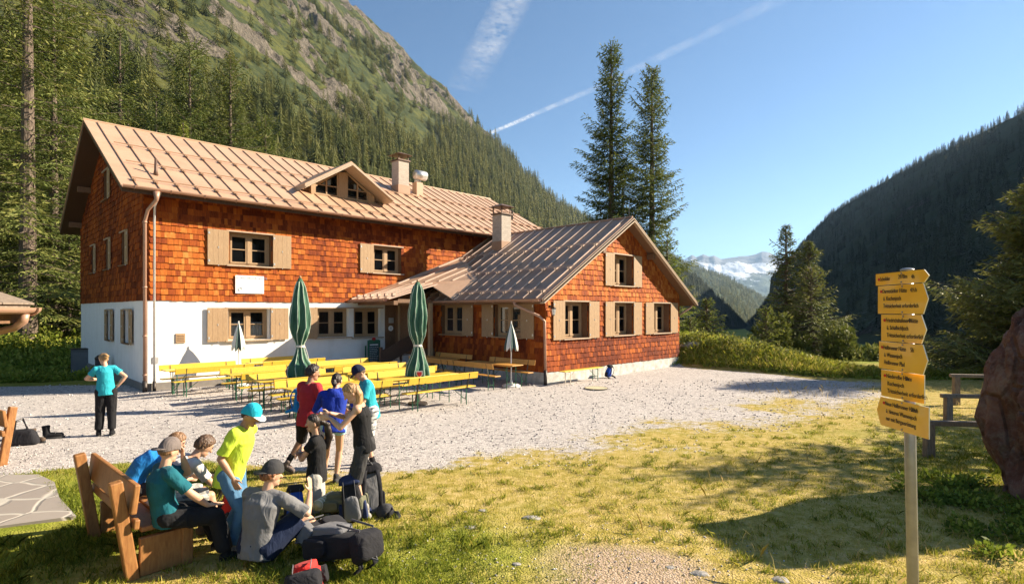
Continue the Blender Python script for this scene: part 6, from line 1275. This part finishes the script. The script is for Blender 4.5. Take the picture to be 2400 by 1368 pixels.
x, y = GP(765, 1212); backpack(x, y, .16, (82, 0, 80), .75, ('olive', 'olive', 'olive'), 'olive pack with a corded rolled mat in front of the kneeling girl', 11, 'mat')
x, y = GP(868, 1204); backpack(x, y, .0, (-8, 0, 20), .90, ('grey', 'black', 'grey'), 'tall grey trekking backpack standing behind the blond girl', 13); 
x, y = GP(832, 1222); backpack(x, y, .0, (6, 8, 190), .80, ('black', 'navy', 'grey'), 'narrow black and navy pack at the blond girl\'s feet', 15)
x, y = GP(508, 1262); backpack(x-.05, y+.25, .0, (12, 0, 120), .80, ('red', 'black', 'black'), 'dark red and black pack between the bench and the boy in lime', 17)
x, y = W(13.1, -8.15)[:2]; backpack(x, y, .02, (14, 0, 40), .70, ('blue', 'black', 'navy'), 'blue and black backpack leaning on the wing foundation', 19)
backpack(-3.33, 8.74, .90, (4, 0, 245), .56, ('sky', 'sky', 'sky'), 'sky blue daypack on the back of the boy in the red T-shirt', 21)
o = MB(); o.lathe([(.10, 0), (.115, .03), (.085, .10), (.06, .12)], 24); o.tube([(.09, 0, .02), (.16, .0, .03), (.22, 0, .025)], [(.06, .008), (.08, .008), (.05, .006)], 12, side=(0, 1, 0)); q = o.build('cap_hat', CL['charcoal'], None, True); q.location = (*GP(905, 1208), .03); q.rotation_euler = (R(50), R(10), R(-30)); q.name = 'peaked_cap'; tag(q, 'dark peaked cap with light underside lying right of the tall grey backpack', 'cap')
def boot(x, y, rz, label, mat='boot', s=1.15, z=0):
    e = empty('hiking_boot', (x, y, z), rz, label, 'boot', 'walking boots on the gravel'); T = MB(); T.capsule((0, -.04*s, .06*s), (0, .15*s, .05*s), .05*s, .042*s); T.tube([(0, -.05*s, .05*s), (0, -.055*s, .13*s), (0, -.06*s, .22*s)], [.055*s, .05*s, .058*s], 16); bake(T, 'upper', CL[mat], e, .007, 3, .003, 20)
    T = MB(); n = 20; pl = [(.048*s*math.sin(a), .055*s+.155*s*math.cos(a)) for a in np.linspace(0, 6.283, n, endpoint=False)]; T.add([(a, b, .0) for a, b in pl]+[(a, b, .032*s) for a, b in pl], [tuple(range(n))[::-1], tuple(range(n, 2*n))]+[(i, (i+1) % n, (i+1) % n+n, i+n) for i in range(n)]); T.build('sole', M['rubber'], e)
    T = MB(); [T.tube([(-.03*s, .02*s+i*.03*s, .115*s-i*.012*s), (0, .025*s+i*.03*s, .125*s-i*.012*s), (.03*s, .02*s+i*.03*s, .115*s-i*.012*s)], .004, 5) for i in range(4)]; T.build('laces', M['strap_white'], e)
x, y = GP(82, 1036); boot(x, y, R(-100), 'brown hiking boot nearest the black bag on the gravel')
x, y = GP(96, 1030); boot(x+.08, y+.12, R(-70), 'black hiking boot beside the brown one on the gravel', 'black')
x, y = GP(50, 1042); e = empty('handbag', (x, y, 0), R(20), 'black bag with long handles behind the left bench', 'bag'); P, F = superbox((0, 0, .14), (.26, .12, .15), 4, taper=.2); npmesh('bag_body', P, F, M['packblack'], e, smooth=True)
mb = MB(); mb.tube([(-.10, -.04, .24), (-.06, -.05, .46), (.04, -.04, .50), (.12, -.04, .25)], .012, 6); mb.build('handle', M['packblack'], e, True); mb = MB(); mb.tube([(-.12, .05, .24), (-.10, .05, .42), (.0, .05, .46), (.10, .05, .25)], .012, 6); mb.build('handle', M['packblack'], e, True)
x, y = GP(18, 1040); rockmesh('white_cup', (x+.15, y+.1, .06), (.05, .05, .06), 3, M['white'], 'small white cup beside the black bag', 'cup', 3, .02)

# ------------------------------------------------------------------ grass, plants
def blades(name, n, xy, hgt, wid, mat, label, seed, lean=.5, tonef=None, minz=0, bent=True):
    r = np.random.default_rng(seed); x, y = xy; n = len(x); z = terrain(x, y)-.004; h = hgt*r.uniform(.5, 1.35, n); a = r.uniform(0, 2*np.pi, n); w_ = wid*r.uniform(.7, 1.3, n); ln = r.normal(0, lean, (n, 2))*h[:, None]
    B = np.stack([x, y, z], 1); sd = np.stack([np.cos(a)*w_*.5, np.sin(a)*w_*.5, 0*a], 1); mid = B+np.stack([ln[:, 0]*.35, ln[:, 1]*.35, h*.6], 1); tip = B+np.stack([ln[:, 0], ln[:, 1], h], 1)
    V_ = np.stack([B-sd, B+sd, mid+sd*.7, tip, mid-sd*.7], 1).reshape(-1, 3); F = np.arange(5*n).reshape(-1, 5); t = np.clip(r.normal(.5, .2, n) if tonef is None else tonef(x, y, r), 0, 1)
    return tag(npmesh(name, V_, F, M[mat], tone=t), label, 'grass', kind='stuff')
k = NT('grass_blade'); t = k.attr('tone'); c = k.ramp(k.math('ADD', t, k.math('MULTIPLY', k.math('SUBTRACT', k.noise(k.co(), .8, 3), .5), .5)), [(.05, (.09, .13, .012)), (.35, (.24, .28, .025)), (.60, (.46, .40, .06)), (.85, (.62, .47, .20))]); k.set('Base Color', c); k.set('Roughness', .6); k.set('Specular IOR Level', .2)
tr = k.n('BsdfTranslucent', {'Color': c}); mx = k.n('MixShader', {0: .35, 1: k.b.outputs[0], 2: tr.outputs[0]}); k.t.links.new(mx.outputs[0], k.t.nodes['Material Output'].inputs[0]); M['blade'] = k.m
rg = np.random.default_rng(12)
def sample(n, y0, y1, dens):
    y = y0*(y1/y0)**rg.random(n); x = rg.uniform(-1, 1, n)*y*.98
    g = gravel_mask(x, y); br = sstep(.1, .8, 1-np.hypot((x-.6)/2.6, (y-5.35)/1.3)); cl = fbm(np.column_stack([x*1.6, y*1.6]), 3, 8)
    inpav = (x < -5.1)&(y > 6.1+0*x)&(y < 8.5)&(x < -5.2-(y-6.6)*1.1*0)&~((x > -7.2)&(y > 8.4-(x+7.2)*.9+.0))&(y < 8.4-np.maximum(0, x+7.15)*.9)
    keep = (rg.random(n) < dens*(1-g)**2.6*(1-.7*br)*np.clip(.72+cl*1.5, .06, 1))&~inpav
    return x[keep], y[keep]
lushf = lambda x, y: np.clip(sstep(.2, .9, 1-np.hypot((x+1.0)/3.2, (y-5.4)/2.4))+sstep(-3, -5, x)*sstep(11, 8, y)+sstep(5, 8, x)*sstep(14, 8, y)*.7, 0, 1)
tf = lambda x, y, r: np.clip(r.normal(.62, .16, len(x))-.34*lushf(x, y)+fbm(np.column_stack([x*.7, y*.7]), 3, 31)*.35, 0, 1)
xy = sample(330000, 4.3, 15, 1.0); lu_ = lushf(*xy); m = rg.random(len(xy[0])) < .30+.7*lu_; xy1 = (xy[0][m], xy[1][m])
blades('grass', 0, xy1, .014+.034*lushf(*xy1)+.0014*xy1[1], .0040+.0006*xy1[1], 'blade', 'short yellow-green grass covering the foreground', 5, tonef=tf)
tx = rg.uniform(-1, 1, 1700)*1; ty = 4.4*(14/4.4)**rg.random(1700); tx = tx*ty*.97; ok = (gravel_mask(tx, ty) < .35)&~((tx < -5.1)&(ty > 6))&(np.hypot((tx-.6)/2.4, (ty-5.2)/1.0) > .7); tx, ty = tx[ok], ty[ok]; nn_ = len(tx); tx = np.repeat(tx, 26)+rg.normal(0, .045, nn_*26); ty = np.repeat(ty, 26)+rg.normal(0, .045, nn_*26)
blades('grass_tufts', 0, (tx, ty), .055+.035*lushf(tx, ty), .006+.0004*ty, 'blade', 'longer grass tufts scattered over the lawn', 6, lean=.6, tonef=lambda x, y, r: np.clip(r.normal(.4, .18, len(x))-.2*lushf(x, y), 0, 1))
sx_ = rg.uniform(1.0, 6.0, 700); sy_ = rg.uniform(4.6, 9.5, 700); sx_ = np.append(sx_, rg.uniform(7, 16, 1500)); sy_ = np.append(sy_, rg.uniform(12, 19, 1500)); blades('dry_stalks', 0, (sx_, sy_), .17+0*sx_, .0030+.0002*sy_, 'blade', 'dry seed stalks standing in the grass on the right', 8, lean=.45, tonef=lambda x, y, r: r.normal(.85, .1, len(x)))
# scattered loose stones in gravel, as real pebbles
n = 5200; y = 8.6*(20/8.6)**rg.random(n); x = rg.uniform(-1, .75, n)*y*.95; ok = gravel_mask(x, y) > .25; x, y = x[ok], y[ok]; n = len(x); z = terrain(x, y); s_ = .011*rg.uniform(.5, 1.9, n)*(y/9)**.7
oc = np.array([(1, 0, 0), (0, 1, 0), (-1, 0, 0), (0, -1, 0), (0, 0, .8), (0, 0, -.6)]); of = np.array([(0, 1, 4), (1, 2, 4), (2, 3, 4), (3, 0, 4), (1, 0, 5), (2, 1, 5), (3, 2, 5), (0, 3, 5)])
a_ = rg.uniform(0, 6.28, 900); q_ = rg.random(900)**.6; x = np.append(x, .6+np.cos(a_)*q_*2.6); y = np.append(y, 5.35+np.sin(a_)*q_*1.2); s_ = np.append(s_, .004*rg.uniform(.5, 2.8, 900)**1.3); z = terrain(x, y); n = len(x)
V_ = (oc[None]+rg.normal(0, .22, (n, 6, 3)))*s_[:, None, None]+np.stack([x, y, z+s_*.35], 1)[:, None]; F = (of[None]+np.arange(n)[:, None, None]*6).reshape(-1, 3)
k = NT('pebble'); k.set('Base Color', k.ramp(k.attr('tone'), [(0, (.16, .15, .15)), (.5, (.42, .39, .37)), (1, (.66, .62, .58))])); k.set('Roughness', .9); tag(npmesh('gravel_stones', V_.reshape(-1, 3), F, k.m, tone=np.repeat(rg.random(n), 8)), 'loose coarse stones lying on the gravel yard', 'gravel', kind='stuff')
# leafy undergrowth: mounds of small leaves
def leaves(name, cx, cy, hz, spread, n, sz, mat, label, seed, cat='undergrowth', zoff=0, upright=.5, tone0=.5):
    r = np.random.default_rng(seed); i = r.integers(0, len(cx), n); q = r.normal(0, 1, (n, 3)); q /= np.linalg.norm(q, axis=1)[:, None]; rr_ = r.random(n)**.35
    x = cx[i]+q[:, 0]*spread[i]*rr_; y = cy[i]+q[:, 1]*spread[i]*rr_; z = terrain(x, y)+zoff+np.abs(q[:, 2])*rr_*hz[i]*(.55+.45*r.random(n)); P = np.stack([x, y, z], 1)
    ax = q*.7+r.normal(0, .55, (n, 3))+np.array((0, 0, upright)); ax /= np.linalg.norm(ax, axis=1)[:, None]; sd = np.cross(ax, r.normal(0, 1, (n, 3))); sd /= np.linalg.norm(sd, axis=1)[:, None]; s = sz*r.uniform(.6, 1.5, n)[:, None]
    V_ = np.stack([P, P+ax*s*.55+sd*s*.33, P+ax*s*1.2, P+ax*s*.55-sd*s*.33], 1).reshape(-1, 3)
    return tag(npmesh(name, V_, np.arange(4*n).reshape(-1, 4), M[mat], tone=np.clip(tone0+.3*q[:, 2]+r.normal(0, .2, n), 0, 1)), label, cat, kind='stuff')
def bankpts(n, seed):
    r = np.random.default_rng(seed); x = r.uniform(7.0, 18.5, n); yb = np.interp(x, [6, 7.6, 9.4, 12, 14, 17, 18.5], [24.9, 24.9, 22.9, 20.4, 19.9, 19.9, 20.5]); y = yb+.3+r.random(n)**1.3*7.5*np.clip(1.1-(x-7)/9.5, .12, 1); return x, y
x, y = bankpts(520, 3); tp = np.clip(1.15-(x-7)/9.5, .18, 1); e1 = np.clip((y-np.interp(x, [6, 7.6, 9.4, 12, 14, 17], [24.9, 24.9, 22.9, 20.4, 19.9, 19.9]))/3.2, .06, 1)
leaves('undergrowth', x, y, (.05+.36*e1*np.random.default_rng(4).uniform(.2, 1.5, 520)**1.3)*tp, .26+.26*e1, 42000, .085, 'leaf', 'bright leafy plants covering the bank right of the wing', 4)
x2, y2 = bankpts(70, 8); tp2 = np.clip(1.1-(x2-7)/9.5, .2, 1); leaves('undergrowth', x2, y2+1.5, .75*tp2, .45+0*x2, 9000, .085, 'pine', 'olive alpine rose shrubs among the plants on the bank', 5)
bx_, by_ = bankpts(26000, 18); blades('bank_grass', 0, (bx_, by_), .28+0*bx_, .02+0*bx_, 'blade', 'tall grass among the plants on the bank', 28, lean=.5, tonef=lambda x, y, r: r.normal(.45, .2, len(x)))
r = np.random.default_rng(6); x = r.uniform(-34, -18.5, 260); y = r.uniform(25.5, 34, 260); ok = y > 24.5+.0*x; leaves('undergrowth', x[ok], y[ok], r.uniform(.8, 2.0, ok.sum()), r.uniform(.7, 1.4, ok.sum()), 60000, .15, 'leaf', 'bright leafy bushes under the tall conifers on the left', 7)
x = r.uniform(-27, -16.5, 90); y = r.uniform(21.5, 25.5, 90); ok = np.abs(x+18.7) > .6; leaves('undergrowth', x[ok], y[ok], .55+0*x[ok], .6+0*x[ok], 16000, .12, 'leaf', 'shaded weeds between the yard and the left trees', 9, tone0=.25)
x = r.uniform(4.9, 6.9, 60); y = r.uniform(5.6, 8.4, 60); ok = (x > 5.3+(y-7)*.3); leaves('undergrowth', x[ok], y[ok], .16+0*x[ok], .20+0*x[ok], 6000, .05, 'leaf', 'leafy weeds around the foot of the boulder', 10, tone0=.35)
x = r.uniform(17, 24, 30); y = r.uniform(19, 24, 30); leaves('undergrowth', x, y, .35+0*x, .6+0*x, 4000, .14, 'leaf', 'tall weeds beside the large spruce at the right', 11, tone0=.3)
e = empty('flower_bowl', (-8.62, 8.88, .455), 0, 'yellow flowers in a bowl on the seat of the left bench', 'flowers')
mb = MB(); mb.lathe([(.09, 0), (.14, .28), (.16, .34), (.13, .34)], 18); mb.build('bowl', M['concrete'], e, True); mb = MB()
for i in range(40): a = random.uniform(0, 6.28); q = random.uniform(.02, .2); mb.ball((math.cos(a)*q, math.sin(a)*q, .5+random.uniform(-.1, .12)), (.03, .03, .018), None, 6, 4)
mb.build('blossoms', plain('yellow_petal', (.80, .62, .02), .6), e); P = np.random.default_rng(2).normal(0, 1, (400, 3)); P /= np.linalg.norm(P, axis=1)[:, None]; P = P*np.array((.18, .18, .12))+np.array((0, 0, .42)); D_ = np.random.default_rng(3).normal(0, .03, (400, 2, 3)); npmesh('leaves', np.stack([P, P+D_[:, 0], P+D_[:, 0]+D_[:, 1], P+D_[:, 1]], 1).reshape(-1, 3), np.arange(1600).reshape(-1, 4), M['leaf'], e, tone=np.random.default_rng(1).random(400))

# ------------------------------------------------------------------ contrails and air
k = NT('contrail'); uv = k.n('Attribute', attribute_name='across').outputs['Fac']; al = k.attr('along'); co = k.co()
n1 = k.noise(k.map(co, (.00022, .00022, .00022)), 6, 6, .6); n2 = k.noise(k.map(co, (.001, .001, .001)), 5, 5, .6)
edge = k.math('SUBTRACT', 1.0, k.math('MULTIPLY', uv, uv), clamp=True); a_ = k.math('MULTIPLY', edge, k.math('MULTIPLY', al, k.math('ADD', .35, k.math('ADD', k.math('MULTIPLY', k.math('SUBTRACT', n1, .5), 1.6), k.math('MULTIPLY', k.math('SUBTRACT', n2, .5), 1.0)))), clamp=True)
d = k.n('BsdfTranslucent', {'Color': (.95, .95, .95, 1)}); d2 = k.n('BsdfDiffuse', {'Color': (.95, .95, .95, 1)}); dm = k.n('MixShader', {0: .5, 1: d.outputs[0], 2: d2.outputs[0]}); tr = k.n('BsdfTransparent'); mx = k.n('MixShader', {0: a_, 1: tr.outputs[0], 2: dm.outputs[0]}); k.t.links.new(mx.outputs[0], k.t.nodes['Material Output'].inputs[0]); M['contrail'] = k.m
def contrail(p, wd, op, label, seed):
    """ribbon of ice cloud 7 km up; p = points given by where they stand over the land"""
    P = np.array(p, float); n = 80; s = np.linspace(0, len(P)-1, n); C_ = np.column_stack([np.interp(s, range(len(P)), P[:, i]) for i in range(2)]); T_ = np.gradient(C_, axis=0); T_ /= np.linalg.norm(T_, axis=1)[:, None]; Nn = np.column_stack([-T_[:, 1], T_[:, 0]]); W_ = np.interp(s, range(len(P)), wd); V_ = []; ac = []; al_ = []
    for i in range(n):
        for a in np.linspace(-1, 1, 9): V_.append((*(C_[i]+Nn[i]*W_[i]*a), 7000+40*math.sin(a*2))); ac.append(a); al_.append(np.interp(s[i], range(len(P)), op))
    o = npmesh('contrail', V_, gridfaces(n, 9), M['contrail'], vtone={'across': ac, 'along': al_}); tag(o, label, 'contrail', kind='stuff')
def skyp(px, py): Yd = 1300*6997.5/(728-py); return ((px-1200)/1300*Yd, Yd)
contrail([skyp(1235, -60), skyp(1170, 60), skyp(1085, 212)], [430, 500, 640], [.42, .58, .10], 'broad white contrail crossing the sky above the mountain ridge', 1)
contrail([skyp(1950, -60), skyp(1700, 60), skyp(1400, 205), skyp(1150, 312)], [300, 230, 150, 95], [.10, .14, .30, .75], 'thin contrail slanting down to the mountain ridge', 2)
b = MB(); b.bb((-9600, -3200, -110), (9700, 9700, 1300)); hz = b.build('haze', bpy.data.materials.new('haze_air')); tag(hz, kind='stuff', label='thin blue valley haze between the yard and the snow range', cat='haze'); m = hz.data.materials[0]; m.use_nodes = True; t = m.node_tree; t.nodes.clear(); ou = t.nodes.new('ShaderNodeOutputMaterial'); pv = t.nodes.new('ShaderNodeVolumePrincipled'); pv.inputs['Color'].default_value = (.45, .68, 1, 1); pv.inputs['Density'].default_value = 5.5e-5; pv.inputs['Anisotropy'].default_value = .3; t.links.new(pv.outputs[0], ou.inputs['Volume'])
